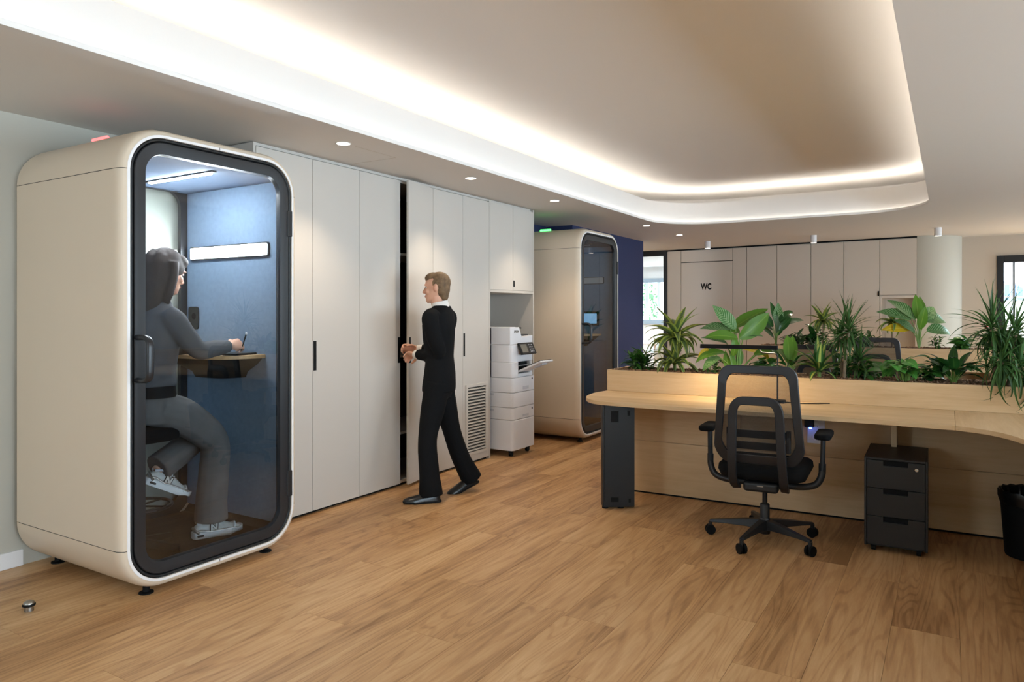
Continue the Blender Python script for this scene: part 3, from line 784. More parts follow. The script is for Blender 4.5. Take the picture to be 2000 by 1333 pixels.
right_edge = spline([(p[0],p[1],0) for p in [(0.0265,4.61),(0.09,4.58),(0.175,4.525),(0.26,4.41),(0.33,4.22),(0.38,3.95),(0.42,3.6),(0.46,3.1),(0.52,2.5)]], 5)
rp = [dl(p.x, p.y) for p in right_edge] + [dl(0.62,2.25), dl(1.25,2.25), dl(1.25,5.37), dl(0.0265,5.336)]
MB().prism(rp, ZD-0.026, ZD).build('worktop', M['desk_y'], desk, smooth=30, bevel=0.002)
# modesty panels (two boards per bay with a joint) and a flush plug board
def lx(x): return dl(x, 5.2)[0]
py = -0.07
MB().box(0.22, lx(-0.30), py, py+0.019, 0.012, 0.40).build('modesty_board', M['desk_x'], desk, bevel=0.001, seg=1)
MB().box(0.22, lx(-0.30), py+0.001, py+0.02, 0.402, ZD-0.027).build('modesty_board', M['desk_x'], desk, bevel=0.001, seg=1)
MB().box(lx(-0.298), lx(1.2), py, py+0.019, 0.012, 0.40).build('modesty_board', M['desk_x'], desk, bevel=0.001, seg=1)
MB().box(lx(-0.298), lx(1.2), py+0.001, py+0.02, 0.402, ZD-0.027).build('modesty_board', M['desk_x'], desk, bevel=0.001, seg=1)
MB().box(0.22, lx(1.2), py+0.002, py+0.017, 0.0, 0.012).build('plinth', M['blackm'], desk)
MB().box(lx(-0.315), lx(-0.285), py-0.22, py-0.001, 0.012, ZD-0.03).build('support_fin', M['desk_x'], desk, bevel=0.001, seg=1)
# planter: front, back, ends, inner floor
PT, PDEP = 0.925, 0.44
plx0, plx1 = 0.0, lx(1.25)
MB().box(plx0, plx1, 0.0, 0.022, ZD, PT).build('planter_front', M['desk_x'], desk, bevel=0.0015, seg=1)
MB().box(plx0, plx1, PDEP-0.022, PDEP, 0.012, PT).build('planter_back', M['desk_x'], desk, bevel=0.0015, seg=1)
MB().box(plx0, plx0+0.022, 0.022, PDEP-0.022, 0.012, PT-0.0005).build('planter_end', M['desk_y'], desk, bevel=0.0015, seg=1)
MB().box(plx0+0.022, plx1, 0.022, PDEP-0.022, 0.60, 0.62).build('planter_floor', M['blackm'], desk)
MB().box(plx0+0.022, plx1, 0.0, 0.021, 0.012, ZD-0.001).build('planter_skirt', M['desk_x'], desk)
# leg box of black sheet steel with cut-outs
lq = dl(-2.003, 4.715)
lg = MB().box(-0.112, 0.112, -0.03, 0.05, 0.012, ZD-0.027).build('leg', M['black'], desk, bevel=0.002, loc=(lq[0], lq[1], 0), rot=(0,0,R(31)))
MB().box(-0.098, 0.112, -0.036, -0.0305, 0.02, ZD-0.030).build('leg_cover', M['black'], lg, bevel=0.001, seg=1)
for (x0,x1,z0,z1) in ((-0.055,0.0,0.61,0.69),(0.062,0.080,0.655,0.69),(-0.055,0.0,0.050,0.082),(0.070,0.085,0.045,0.072)):
    MB().box(x0, x1, -0.037, -0.0355, z0, z1).build('cutout', M['blackm'], lg)
for sx in (-0.09, 0.02): MB().cyl((sx,0.0,0),(sx,0.0,0.013),0.022,n=16).build('foot', M['blackm'], lg, smooth=40)
# legs of the return, out of the picture
for yy in (2.5, 3.4):
    q = dl(1.0, yy); MB().box(q[0]-0.1, q[0]+0.1, q[1]-0.05, q[1]+0.05, 0.0, ZD-0.027).build('leg', M['black'], desk, bevel=0.002)
MB().box(lx(1.25), lx(1.272), dl(1.25,2.25)[1], PDEP, 0.012, PT).build('planter_front', M['desk_y'], desk, bevel=0.0015, seg=1)  # unseen board added along the return to block low daylight
MB().box(lx(1.66), lx(1.682), dl(1.25,2.25)[1], PDEP, 0.012, PT).build('planter_back', M['desk_y'], desk, bevel=0.0015, seg=1)  # its outer twin, likewise added to keep low daylight off the desk
# socket plates on the modesty board
def socket_plate(x, z0, z1, parent, m, label):
    s = MB().box(x-0.056, x+0.056, py-0.012, py, z0, z1).build('socket_plate', m, parent, bevel=0.003)
    return s
M['sock_white'] = mat('socket_white', rgb(222,218,212), 0.4)
sp = socket_plate(lx(-0.775), 0.49, 0.65, desk, M['sock_white'], '')
for z in (0.53, 0.61):
    c = MB().cyl((lx(-0.775), py-0.0125, z), (lx(-0.775), py-0.0145, z), 0.021, n=20).build('socket', M['skirting'], sp, smooth=40)
    for dx in (-0.009, 0.009): MB().cyl((lx(-0.775)+dx, py-0.0144, z), (lx(-0.775)+dx, py-0.0155, z), 0.003, n=8).build('pin_hole', M['blackm'], c)
sp2 = socket_plate(lx(-1.33), 0.53, 0.66, desk, M['desk_x'], '')
M['blue_led'] = emis('blue_led', (0.05,0.15,1.0), 20.0)
pb = MB().box(lx(-0.815)-0.03, lx(-0.815)+0.03, py-0.05, py-0.015, 0.60, 0.68).build('power_adapter', M['black'], sp, bevel=0.008)
MB().ell((lx(-0.805), py-0.052, 0.598), 0.010, 0.005, 0.004).build('adapter_light', M['blue_led'], pb)

# worktop on the far side of the planter
desk_b = thing('desk', 'light oak worktop on the far side of the near planter', 'desk', (DO[0], DO[1], 0), DR)
MB().box(0.15, lx(1.25), PDEP+0.001, PDEP+0.68, ZD-0.026, ZD).build('worktop', M['desk_x'], desk_b, bevel=0.002)
for xx in (0.25, lx(1.1)): MB().box(xx-0.03, xx+0.03, PDEP+0.1, PDEP+0.6, 0, ZD-0.027).build('leg', M['black'], desk_b, bevel=0.002)
# bark mulch in the planter: nobody could count the chips
M['bark'] = mat('bark_chips', rgb(124,92,68), 0.95, vary=0.5, vscale=60)
M['soil'] = mat('dark_soil', rgb(38,26,20), 1.0)
def mulch(name, root_loc, rz, x0, x1, y0, y1, z, n, seed, label, sz=1.0):
    r_ = random.Random(seed); m = MB()
    m.box(x0, x1, y0, y1, z-0.05, z-0.012)
    for k in range(n):
        c = Vector((r_.uniform(x0+0.01,x1-0.01), r_.uniform(y0+0.008,y1-0.008), z-0.012+r_.random()*0.016))
        e = Euler((r_.uniform(-0.6,0.6), r_.uniform(-0.6,0.6), r_.uniform(0,6.28))).to_matrix()
        a, b_, c_ = r_.uniform(0.006,0.013)*sz, r_.uniform(0.004,0.009)*sz, r_.uniform(0.003,0.006)*sz
        m.obox(c, e@Vector((1,0,0)), e@Vector((0,1,0)), e@Vector((0,0,1)), a, b_, c_)
    o = m.build(name, M['bark'], loc=(root_loc[0], root_loc[1], 0), rot=(0,0,rz))
    return tag(o, label, 'bark mulch', kind='stuff')
mulch('bark_mulch', DO, DR, plx0+0.0235, plx1-0.002, 0.0235, PDEP-0.0235, 0.921, 5200, 3, 'brown bark chips filling the planter on the near desk')

# second desk row by the back wall
DO2 = (-2.15, 9.70)
desk2 = thing('desk', 'light oak desk with planter in front of the back panel wall', 'desk', (DO2[0], DO2[1], 0), DR)
PT2 = 0.955; ZD2 = 0.77; L2 = 5.2
MB().box(0, L2, 0, 0.022, 0.55, PT2).build('planter_front', M['desk_x'], desk2, bevel=0.0015, seg=1)
MB().box(0, L2, PDEP-0.022, PDEP, 0.012, PT2).build('planter_back', M['desk_x'], desk2, bevel=0.0015, seg=1)
MB().box(0, 0.022, 0.022, PDEP-0.022, 0.012, PT2-0.0005).build('planter_end', M['desk_y'], desk2, bevel=0.0015, seg=1)
MB().box(0.022, L2, 0.022, PDEP-0.022, 0.60, 0.62).build('planter_floor', M['blackm'], desk2)
MB().box(0.1, L2, -0.72, -0.001, ZD2-0.026, ZD2).build('worktop', M['desk_x'], desk2, bevel=0.002)
MB().box(0.2, L2, 0.0, 0.021, 0.012, 0.548).build('modesty_board', M['desk_x'], desk2)
for xx in (0.3, 2.6, 4.9): MB().box(xx-0.03, xx+0.03, -0.62, -0.1, 0, ZD2-0.027).build('leg', M['black'], desk2, bevel=0.002)
mulch('bark_mulch', DO2, DR, 0.0235, L2-0.002, 0.0235, PDEP-0.0235, 0.950, 2600, 5, 'brown bark chips filling the planter by the back wall', 1.3)

# clear water level tube in the planter
tag(MB().cyl((0,0,0.85),(0,0,0.975),0.008,n=14).build('water_gauge', glass('acrylic',(0.9,0.92,0.93),1.5), smooth=40, loc=(-2.25,5.33,0)), 'small clear water gauge tube at the rounded desk end of the planter', 'gauge')

# ------------------------------------------------------------------ led desk lamp
LXW, LYW = -1.012, 5.165
lamp = thing('desk_lamp', 'slim black LED bar desk lamp standing on the near desk', 'lamp', (LXW, LYW, ZD), DR)
MB().prism(rr(0.05,0.045,0.012,4), 0, 0.018).build('base', M['blackm'], lamp, bevel=0.003)
MB().tube([(0,0,0.018),(0,0,0.29)]+[tuple(p) for p in bez((0,0,0.315),(0,0,0.335),(-0.02,0,0.338),5)]+[(-0.075,0,0.340)]+[tuple(p) for p in bez((-0.095,0,0.341),(-0.115,0,0.343),(-0.115,0,0.358),5)]+[(-0.115,0,0.378)], 0.0055, 10).build('arm', M['black'], lamp, smooth=60)
hd = MB().box(-0.53, 0.0, -0.017, 0.017, 0.374, 0.392).build('lamp_head', M['blackm'], lamp, bevel=0.003)
MB().box(-0.53,0.0,-0.017,-0.013,0.364,0.378).box(-0.53,0.0,0.013,0.017,0.364,0.378).build('lamp_lip', M['blackm'], hd)
M['lamp_strip'] = emis('desk_lamp_led', (1.0,0.80,0.50), 80.0)
MB().box(-0.52, -0.02, -0.011, 0.011, 0.3725, 0.3738).build('led_strip', M['lamp_strip'], hd)
MB().tube([(0.05,0.0,0.006),(0.12,-0.01,0.004),(0.25,0.04,0.004),(0.32,0.10,0.004)], 0.003, 6).build('cable', M['blackm'], lamp, smooth=60)

# ------------------------------------------------------------------ drawer pedestal and waste bin
ped = thing('drawer_pedestal', 'black steel three-drawer pedestal under the desk', 'drawer unit', (-0.268, 4.865, 0), R(1.0))
W2, D2 = 0.160, 0.25
bd = MB().box(-W2,-W2+0.012,-D2,D2,0.035,0.545).box(W2-0.012,W2,-D2,D2,0.035,0.545).box(-W2+0.012,W2-0.012,-D2,D2,0.533,0.545).box(-W2+0.012,W2-0.012,D2-0.012,D2,0.035,0.533).box(-W2+0.012,W2-0.012,-D2+0.02,D2,0.035,0.047)
bd.build('body', M['anthracite'], ped, bevel=0.0015, seg=1)
for k in range(3):
    z0 = 0.050 + k*0.161; z1 = z0+0.158
    # front with a notch cut from the top edge
    a, b_ = W2-0.014, 0.062
    pts = [(-a,z0),(a,z0),(a,z1),(b_,z1),(b_,z1-0.028),(-b_,z1-0.028),(-b_,z1),(-a,z1)]
    f = MB().loft([[(x,-D2,z) for x,z in pts],[(x,-D2+0.018,z) for x,z in pts]], True, True).build('drawer', M['anthracite'], ped, bevel=0.0012, seg=1)
    MB().box(-b_-0.005, b_+0.005, -D2+0.019, -D2+0.024, z1-0.034, z1).build('finger_pull', M['blackm'], f)
    if k == 2:
        MB().cyl((0.105,-D2-0.006,z1-0.035),(0.105,-D2,z1-0.035),0.0095,n=18).build('lock', M['chrome'], f, smooth=40)
        MB().box(0.098,0.112,-D2-0.016,-D2-0.0062,z1-0.037,z1-0.033).build('key', M['chrome'], f)
for x in (-0.115, 0.115):
    for y in (-0.20, 0.20):
        c = MB().cyl((x-0.012,y,0.02),(x+0.012,y,0.02),0.020,n=16).build('castor', M['blackm'], ped, smooth=40)
        MB().box(x-0.016,x+0.016,y-0.014,y+0.014,0.026,0.036).build('castor_plate', M['blackm'], c)
bn = thing('waste_bin', 'black round waste bin with a bin bag under the desk corner', 'bin', (0.395, 4.98, 0))
MB().lathe([(0.0005,0.003),(0.125,0.003),(0.128,0.012),(0.152,0.36),(0.155,0.37),(0.148,0.37),(0.144,0.36),(0.12,0.02),(0.0005,0.02)], 36).build('body', M['blackm'], bn, smooth=40)
bg_ = MB(); rings = []
for z, rad, j in ((0.30,0.152,0.000),(0.335,0.1575,0.004),(0.366,0.1605,0.002),(0.374,0.158,0.003),(0.366,0.146,0.004),(0.30,0.139,0.004)):
    rings.append([((rad+j*math.sin(k*2.7)+j*0.5*math.sin(k*5.1))*math.cos(2*PI*k/60),(rad+j*math.sin(k*2.7)+j*0.5*math.sin(k*5.1))*math.sin(2*PI*k/60), z+0.004*math.sin(k*1.9)) for k in range(60)])
bg_.loft(rings, True, False).build('bin_bag', mat('bin_bag', rgb(12,12,13), 0.3), bn, smooth=50)

# steel door stop on the floor
ds = thing('door_stop', 'small steel floor door stop with black rubber ring', 'door stop', (-3.635, 1.665, 0))
MB().lathe([(0.0005,0),(0.019,0),(0.019,0.022),(0.022,0.025)], 24).build('post', M['steel'], ds, smooth=40)
MB().lathe([(0.022,0.022),(0.027,0.025),(0.027,0.031),(0.022,0.034)], 24).build('rubber_ring', M['blackm'], ds, smooth=60)
MB().lathe([(0.023,0.034),(0.022,0.040),(0.014,0.046),(0.0005,0.048)], 24).build('cap', M['steel'], ds, smooth=60)
# ------------------------------------------------------------------ mesh office chair
M['chair_pl'] = mat('black_chair_plastic', rgb(30,31,34), 0.42, spec=0.45)
M['chair_fab'] = mat('black_seat_fabric', rgb(18,18,19), 0.9, spec=0.15, bump=0.3, bscale=900)
def mesh_fabric():
    m, t, b = nt('chair_mesh'); L = t.links.new
    b.inputs['Base Color'].default_value = rgb(24,24,26); b.inputs['Roughness'].default_value = 0.8
    tc = N(t,'ShaderNodeTexCoord')
    nz = N(t,'ShaderNodeTexNoise'); nz.inputs['Scale'].default_value = 700; L(tc.outputs['Object'], nz.inputs['Vector'])
    mr = N(t,'ShaderNodeMapRange'); mr.inputs['To Min'].default_value = 0.58; mr.inputs['To Max'].default_value = 0.74
    mr.inputs['From Min'].default_value = 0.35; mr.inputs['From Max'].default_value = 0.65
    L(nz.outputs['Fac'], mr.inputs['Value']); L(mr.outputs['Result'], b.inputs['Alpha'])
    return m
M['mesh'] = mesh_fabric()
def make_chair(label, loc, rz):
    t = thing('office_chair', label, 'chair', loc, rz, 'mesh office chairs')
    # five-star base
    hub = MB().lathe([(0.0005,0.045),(0.030,0.045),(0.034,0.07),(0.034,0.13),(0.028,0.14),(0.0005,0.14)], 20).build('base_hub', M['chair_pl'], t, smooth=40)
    for k in range(5):
        a = R(187 + 72*k) - rz
        d = Vector((math.cos(a), math.sin(a), 0)); sd = Vector((-math.sin(a), math.cos(a), 0)); up = Vector((0,0,1))
        rings = []
        for s_, w_, zt, zb in ((0.02,0.032,0.132,0.075),(0.12,0.026,0.122,0.080),(0.24,0.020,0.104,0.080),(0.325,0.015,0.092,0.076)):
            c = d*s_
            rings.append([c+sd*w_+up*zb, c-sd*w_+up*zb, c-sd*w_*0.75+up*zt, c+sd*w_*0.75+up*zt])
        arm = MB().loft(rings, True, True).build('base_arm', M['chair_pl'], t, bevel=0.004)
        cc = d*0.322
        cb = a + 0.6*(k-2)
        e = Vector((math.cos(cb), math.sin(cb), 0))
        w = MB()
        for s_ in (-1, 1):
            c = cc + e*0.014*s_ + Vector((0,0,0.03))
            w.cyl(c - e*0.008, c + e*0.008, 0.030, n=20)
        w.build('castor', M['blackm'], t, smooth=40, bevel=0.003)
        MB().cyl(cc+Vector((0,0,0.035)), cc+Vector((0,0,0.080)), 0.012, n=12).build('castor_stem', M['chair_pl'], arm, smooth=40)
    MB().lathe([(0.028,0.12),(0.028,0.22),(0.024,0.225),(0.0005,0.225)], 18).build('gas_column', M['chair_pl'], t, smooth=40)
    MB().cyl((0,0,0.22),(0,0,0.33),0.0145,n=16).build('gas_piston', M['chrome'] if False else M['black'], t, smooth=40)
    MB().loft([[( -0.10,-0.17,z),(0.10,-0.17,z),(0.09,0.10,z),(-0.09,0.10,z)] for z in (0.325,0.385)], True, True).build('tilt_mechanism', M['chair_pl'], t, bevel=0.02, seg=3)
    tagp = MB().box(-0.018,0.018,-0.1705,-0.1695,0.360,0.366).build('maker_plate', M['steel'], t)
    # seat cushion
    seat = []
    for z, ins, yy in ((0.385,0.05,0),(0.395,0.015,0),(0.425,0.0,0),(0.455,0.004,0),(0.472,0.025,0),(0.478,0.07,0)):
        seat.append([(x,y+0.05,z+0.012*((x/0.25)**2)) for x,y in rr(0.255-ins, 0.245-ins, 0.10-min(ins,0.06), 6)])
    MB().loft(seat, True, True).build('seat', M['chair_fab'], t, smooth=60)
    # back: frame ring swept as a flat bar around a tapering outline, leaning back
    lean = 0.16
    def bp(x, z, off=0.0):    # back surface: curved across and leaning
        y = -0.215 - lean*(z-0.50)*0.55 - 0.04*math.sin((z-0.5)/0.58*PI) + 0.22*x*x - off
        return Vector((x, y, z))
    def outline(ins):
        pts = []
        tw, bw, z0, z1 = 0.222-ins, 0.262-ins, 0.475+ins*1.15, 1.075-ins
        for x, z in rr(1.0, 1.0, 0.30, 9):
            zz = z0 + (z1-z0)*(z+1)/2
            f = (z+1)/2
            wd = bw*(1-f)+tw*f + 0.018*math.sin(f*PI)*-1
            xx = x*wd
            if z < 0: zz = zz + (0.075*(abs(x)**3))*(1-f*2) 
            pts.append((xx, zz))
        return pts
    o1, o2 = outline(0.0), outline(0.046)
    MB().loft([[bp(x,z,0.012) for x,z in o1],[bp(x,z,-0.014) for x,z in o1],[bp(x,z,-0.014) for x,z in o2],[bp(x,z,0.010) for x,z in o2]], True, False, loop=True).build('back_frame', M['chair_pl'], t, smooth=50, bevel=0.005)
    # mesh panel: rows between the two sides
    oi = outline(0.03); zs = [0.525+ (1.045-0.525)*k/16 for k in range(17)]
    rows = []
    for z in zs:
        f = (z-0.475)/0.6; wd = 0.262*(1-f)+0.222*f-0.018*math.sin(f*PI)-0.03
        if z < 0.60: wd *= 0.86+0.14*(z-0.525)/0.075
        if z > 1.0: wd *= 1-0.10*((z-1.0)/0.045)**2
        rows.append([bp(-wd+2*wd*k/12, z, -0.006) for k in range(13)])
    MB().loft(rows, False, False).build('back_mesh', M['mesh'], t, smooth=60)
    # lumbar bands
    lum = MB()
    for z0, z1 in ((0.585,0.63),(0.655,0.70)):
        rings = []
        for k in range(11):
            x = -0.16+0.32*k/10
            a_, b_ = bp(x, z0, -0.02), bp(x, z1, -0.02); th_ = Vector((0,0.014,0))
            rings.append([a_, b_, b_+th_, a_+th_])
        lum.loft(rings, True, True)
    lm = lum.build('lumbar_support', M['chair_pl'], t, smooth=50)
    for s_ in (-1, 1): MB().obox(bp(s_*0.165,0.645,-0.016), (1,0,0),(0,1,0),(0,0,1),0.012,0.016,0.065).build('lumbar_knob', M['chair_pl'], lm, bevel=0.006)
    # inverted U support behind the back
    path = [(-0.135,-0.145,0.345),(-0.140,-0.235,0.40),(-0.137,-0.285,0.52),(-0.132,-0.305,0.66),(-0.128,-0.318,0.80)]
    path = [tuple(p) for p in spline(path, 4)]
    top = [tuple(p) for p in bez(path[-1], (-0.122,-0.326,0.875), (-0.07,-0.326,0.878), 5)][1:]
    left = path + top
    right = [(-x,y,z) for x,y,z in reversed(left)]
    full = left + right
    rings = []
    for i, p in enumerate(full):
        P = Vector(p); Q = Vector(full[min(i+1,len(full)-1)])-Vector(full[max(i-1,0)])
        T = Q.normalized(); nrm = Vector((0,1,0)); wv = T.cross(nrm).normalized(); nv = wv.cross(T).normalized()
        hw, ht = 0.024, 0.012
        rings.append([P+wv*hw+nv*ht, P-wv*hw+nv*ht, P-wv*hw-nv*ht, P+wv*hw-nv*ht])
    MB().loft(rings, True, True).build('back_support', M['chair_pl'], t, smooth=60, bevel=0.005)
    # arms
    for s_ in (-1, 1):
        pth = [(s_*0.08,-0.03,0.355),(s_*0.20,-0.035,0.355),(s_*0.285,-0.03,0.375),(s_*0.318,-0.02,0.43),(s_*0.322,-0.015,0.50)]
        ar = MB().tube(spline(pth,4), [(0.020,0.016)]*17, 10).build('arm_bracket', M['chair_pl'], t, smooth=60)
        MB().tube([(s_*0.322,-0.015,0.46),(s_*0.326,-0.01,0.655)], [(0.030,0.014)]*2, 12, up=(0,1,0)).build('arm_post', M['chair_pl'], ar, smooth=60)
        pad = [[(s_*0.330+x*(1-i*0.5), -0.02+y+0.02, z) for x,y in rr(0.045-i*0.3,0.125-i*0.3,0.03,5)] for z,i in ((0.652,0.02),(0.660,0.0),(0.676,0.0),(0.684,0.02))]
        MB().loft(pad, True, True).build('arm_pad', M['chair_fab'], ar, smooth=50)
    return t
chair = make_chair('black mesh-back office chair seen from behind at the near desk', (-0.955, 4.50, 0), R(3))
chair_b = copy_tree(chair); tag(chair_b, 'black mesh office chair on the far side of the near planter'); chair_b.location = (-1.13, 7.02, 0); chair_b.rotation_euler = (0,0,R(176))
chair_c = copy_tree(chair); tag(chair_c, 'black mesh office chair at the planter desk by the back wall'); chair_c.location = (-0.66, 9.02, 0); chair_c.rotation_euler = (0,0,R(-4)); chair_c.scale = (1.03,1.03,1.03)
# ------------------------------------------------------------------ plants
def leaf_mat(name, c_in, c_out, kind='edge', c_vein=None, rough=0.4, trans=0.25):
    """attribute leaf_uv: r = distance from the midrib 0..1, g = along the leaf 0..1"""
    m, t, b = nt(name); L = t.links.new
    at = N(t,'ShaderNodeAttribute'); at.attribute_name = 'leaf_uv'
    sp = N(t,'ShaderNodeSeparateColor'); L(at.outputs['Color'], sp.inputs['Color'])
    oi = N(t,'ShaderNodeObjectInfo')
    mx = N(t,'ShaderNodeMix', data_type='RGBA'); mx.inputs[6].default_value = c_in; mx.inputs[7].default_value = c_out
    if kind == 'edge':
        mr = N(t,'ShaderNodeMapRange'); mr.inputs['From Min'].default_value = 0.45; mr.inputs['From Max'].default_value = 0.72
        L(sp.outputs['Red'], mr.inputs['Value']); L(mr.outputs['Result'], mx.inputs[0])
    elif kind == 'mid':
        mr = N(t,'ShaderNodeMapRange'); mr.inputs['From Min'].default_value = 0.22; mr.inputs['From Max'].default_value = 0.45
        L(sp.outputs['Red'], mr.inputs['Value']); L(mr.outputs['Result'], mx.inputs[0])
    elif kind == 'chevron':
        a = N(t,'ShaderNodeMath', operation='MULTIPLY_ADD'); a.inputs[1].default_value = -0.55; L(sp.outputs['Red'], a.inputs[0])
        g = N(t,'ShaderNodeMath', operation='MULTIPLY'); g.inputs[1].default_value = 2.0; L(sp.outputs['Green'], g.inputs[0]); L(g.outputs[0], a.inputs[2])
        w = N(t,'ShaderNodeMath', operation='MULTIPLY'); w.inputs[1].default_value = 34.0; L(a.outputs[0], w.inputs[0])
        sn = N(t,'ShaderNodeMath', operation='SINE'); L(w.outputs[0], sn.inputs[0])
        mr = N(t,'ShaderNodeMapRange'); mr.inputs['From Min'].default_value = 0.35; mr.inputs['From Max'].default_value = 1.0; mr.inputs['To Max'].default_value = 0.75
        L(sn.outputs[0], mr.inputs['Value']); L(mr.outputs['Result'], mx.inputs[0])
    else:
        mr = N(t,'ShaderNodeMapRange'); mr.inputs['From Min'].default_value = 0.0; mr.inputs['From Max'].default_value = 0.12; mr.inputs['To Min'].default_value = 1.0; mr.inputs['To Max'].default_value = 0.0
        L(sp.outputs['Red'], mr.inputs['Value']); L(mr.outputs['Result'], mx.inputs[0])
    hs = N(t,'ShaderNodeHueSaturation'); L(mx.outputs[2], hs.inputs['Color'])
    m2 = N(t,'ShaderNodeMapRange'); m2.inputs['To Min'].default_value = 0.72; m2.inputs['To Max'].default_value = 1.25; L(oi.outputs['Random'], m2.inputs['Value']); L(m2.outputs['Result'], hs.inputs['Value'])
    L(hs.outputs['Color'], b.inputs['Base Color'])
    b.inputs['Roughness'].default_value = rough
    b.inputs['Specular IOR Level'].default_value = 0.4
    # light passing through the blade
    tl = N(t,'ShaderNodeBsdfTranslucent'); L(hs.outputs['Color'], tl.inputs['Color'])
    ms = N(t,'ShaderNodeMixShader'); ms.inputs[0].default_value = trans
    out = t.nodes['Material Output']
    L(b.outputs[0], ms.inputs[1]); L(tl.outputs[0], ms.inputs[2]); L(ms.outputs[0], out.inputs['Surface'])
    return m
LM = {
 'lemon': leaf_mat('lemon_lime_leaf', rgb(92,116,66), rgb(172,186,84), 'edge'),
 'broad': leaf_mat('striped_broad_leaf', rgb(66,112,56), rgb(168,196,150), 'chevron'),
 'broadg': leaf_mat('green_broad_leaf', rgb(92,138,44), rgb(128,166,70), 'rib'),
 'yellow': leaf_mat('yellowing_leaf', rgb(206,176,40), rgb(226,204,96), 'rib'),
 'thin': leaf_mat('thin_dark_leaf', rgb(52,86,40), rgb(74,110,52), 'edge', rough=0.5),
 'bush': leaf_mat('bush_leaf', rgb(46,92,30), rgb(72,124,44), 'rib'),
 'frag': leaf_mat('yellow_centre_leaf', rgb(176,186,92), rgb(54,100,44), 'mid'),
 'pothos': leaf_mat('heart_leaf', rgb(66,122,48), rgb(104,158,72), 'rib', rough=0.3),
 'lily': leaf_mat('glossy_dark_leaf', rgb(40,84,36), rgb(66,112,52), 'rib', rough=0.25),
 'dusty': leaf_mat('dull_green_leaf', rgb(72,96,62), rgb(100,122,84), 'rib', rough=0.55),
}
M['stem'] = mat('green_stem', rgb(112,146,66), 0.5)
M['trunk'] = mat('grey_brown_trunk', rgb(134,116,94), 0.85, bump=0.6, bscale=90, vary=0.2, vscale=30)
def leaf_mesh(name, width, droop, m, shape='strap', fold=0.25, n=8, wave=0.0, curl=0.0):
    """unit-length blade along +x, sagging by droop"""
    vs, fs, cols = [], [], []
    ang = 0.0; x = z = 0.0
    for i in range(n+1):
        s = i/n
        if shape == 'strap': w = min(1.0, 0.55+2.2*s) * (1-s**3.2)
        elif shape == 'thin': w = min(1.0, 0.7+2*s) * (1-s**1.8)
        elif shape == 'broad': w = math.sin(PI*min(1, s*0.97+0.03)**0.82)**0.85
        else: w = math.sin(PI*(0.08+0.92*s)**0.62)**0.8 if s < 1 else 0
        w = max(w, 0.0)*width/2 + 0.0006
        if i > 0:
            ang = droop*(s**1.3)
            x += math.cos(ang)/n; z -= math.sin(ang)/n
        wv = wave*math.sin(s*9)*width
        for u in (-1, -0.5, 0, 0.5, 1):
            zz = z + fold*abs(u)*w - curl*(u*u)*w + wv*abs(u)*(1 if u > 0 else -1)
            vs.append((x, u*w, zz)); cols.append((abs(u), s, 0, 1))
    for i in range(n):
        for j in range(4):
            a = i*5+j; fs.append((a, a+5, a+6, a+1))
    me = bpy.data.meshes.new(name); me.from_pydata(vs, [], fs)
    me.polygons.foreach_set('use_smooth', [True]*len(me.polygons))
    ca = me.color_attributes.new('leaf_uv', 'FLOAT_COLOR', 'POINT')
    ca.data.foreach_set('color', [c for q in cols for c in q])
    me.materials.append(m); me.update()
    return me
LF = {
 'lemon': [leaf_mesh('leaf', 0.21, d, LM['lemon'], 'strap', 0.5) for d in (0.5, 1.1, 1.7, 2.3)],
 'frag': [leaf_mesh('leaf', 0.26, d, LM['frag'], 'strap', 0.35) for d in (0.2, 0.7, 1.2)],
 'broad': [leaf_mesh('leaf', 0.44, d, LM['broad'], 'broad', 0.22, 10, 0.02) for d in (0.2, 0.6, 1.1)],
 'broadg': [leaf_mesh('leaf', 0.38, d, LM['broadg'], 'broad', 0.25, 10, 0.02) for d in (0.3, 0.7, 1.3)],
 'yellow': [leaf_mesh('leaf', 0.40, d, LM['yellow'], 'broad', 0.2, 10, 0.03) for d in (0.6, 1.0)],
 'thin': [leaf_mesh('leaf', 0.060, d, LM['thin'], 'thin', 0.5, 10) for d in (0.3, 0.8, 1.5, 2.2)],
 'bush': [leaf_mesh('leaf', 0.30, d, LM['bush'], 'broad', 0.3, 6) for d in (0.3, 0.8, 1.4)],
 'bushs': [leaf_mesh('leaf', 0.20, d, LM['bush'], 'strap', 0.4, 6) for d in (0.3, 0.8, 1.4)],
 'pothos': [leaf_mesh('leaf', 0.80, d, LM['pothos'], 'heart', 0.15, 8) for d in (0.5, 0.9, 1.3)],
 'lily': [leaf_mesh('leaf', 0.34, d, LM['lily'], 'broad', 0.25, 9, 0.015) for d in (0.4, 0.9, 1.5)],
 'dusty': [leaf_mesh('leaf', 0.24, d, LM['dusty'], 'broad', 0.3, 7, 0.02) for d in (0.3, 0.8, 1.3)],
}
VR = math.atan(855.0/1400.0)
prng = random.Random(21)
def plant(label, loc, name='potted_plant', cat='plant', group='plants in the planters'):
    return thing(name, label, cat, loc, VR, group)
def add_leaf(t, kind, v, pos, az, el, L, roll=0.0, label=None):
    me = LF[kind][v % len(LF[kind])]
    o = bpy.data.objects.new('leaf', me); COL.objects.link(o); o.parent = t
    q = Matrix.Rotation(R(az),4,'Z') @ Matrix.Rotation(-R(el),4,'Y') @ Matrix.Rotation(R(roll),4,'X')
    o.matrix_local = Matrix.Translation(pos) @ q @ Matrix.Scale(L,4)
    if label: o['label'] = label
    return o
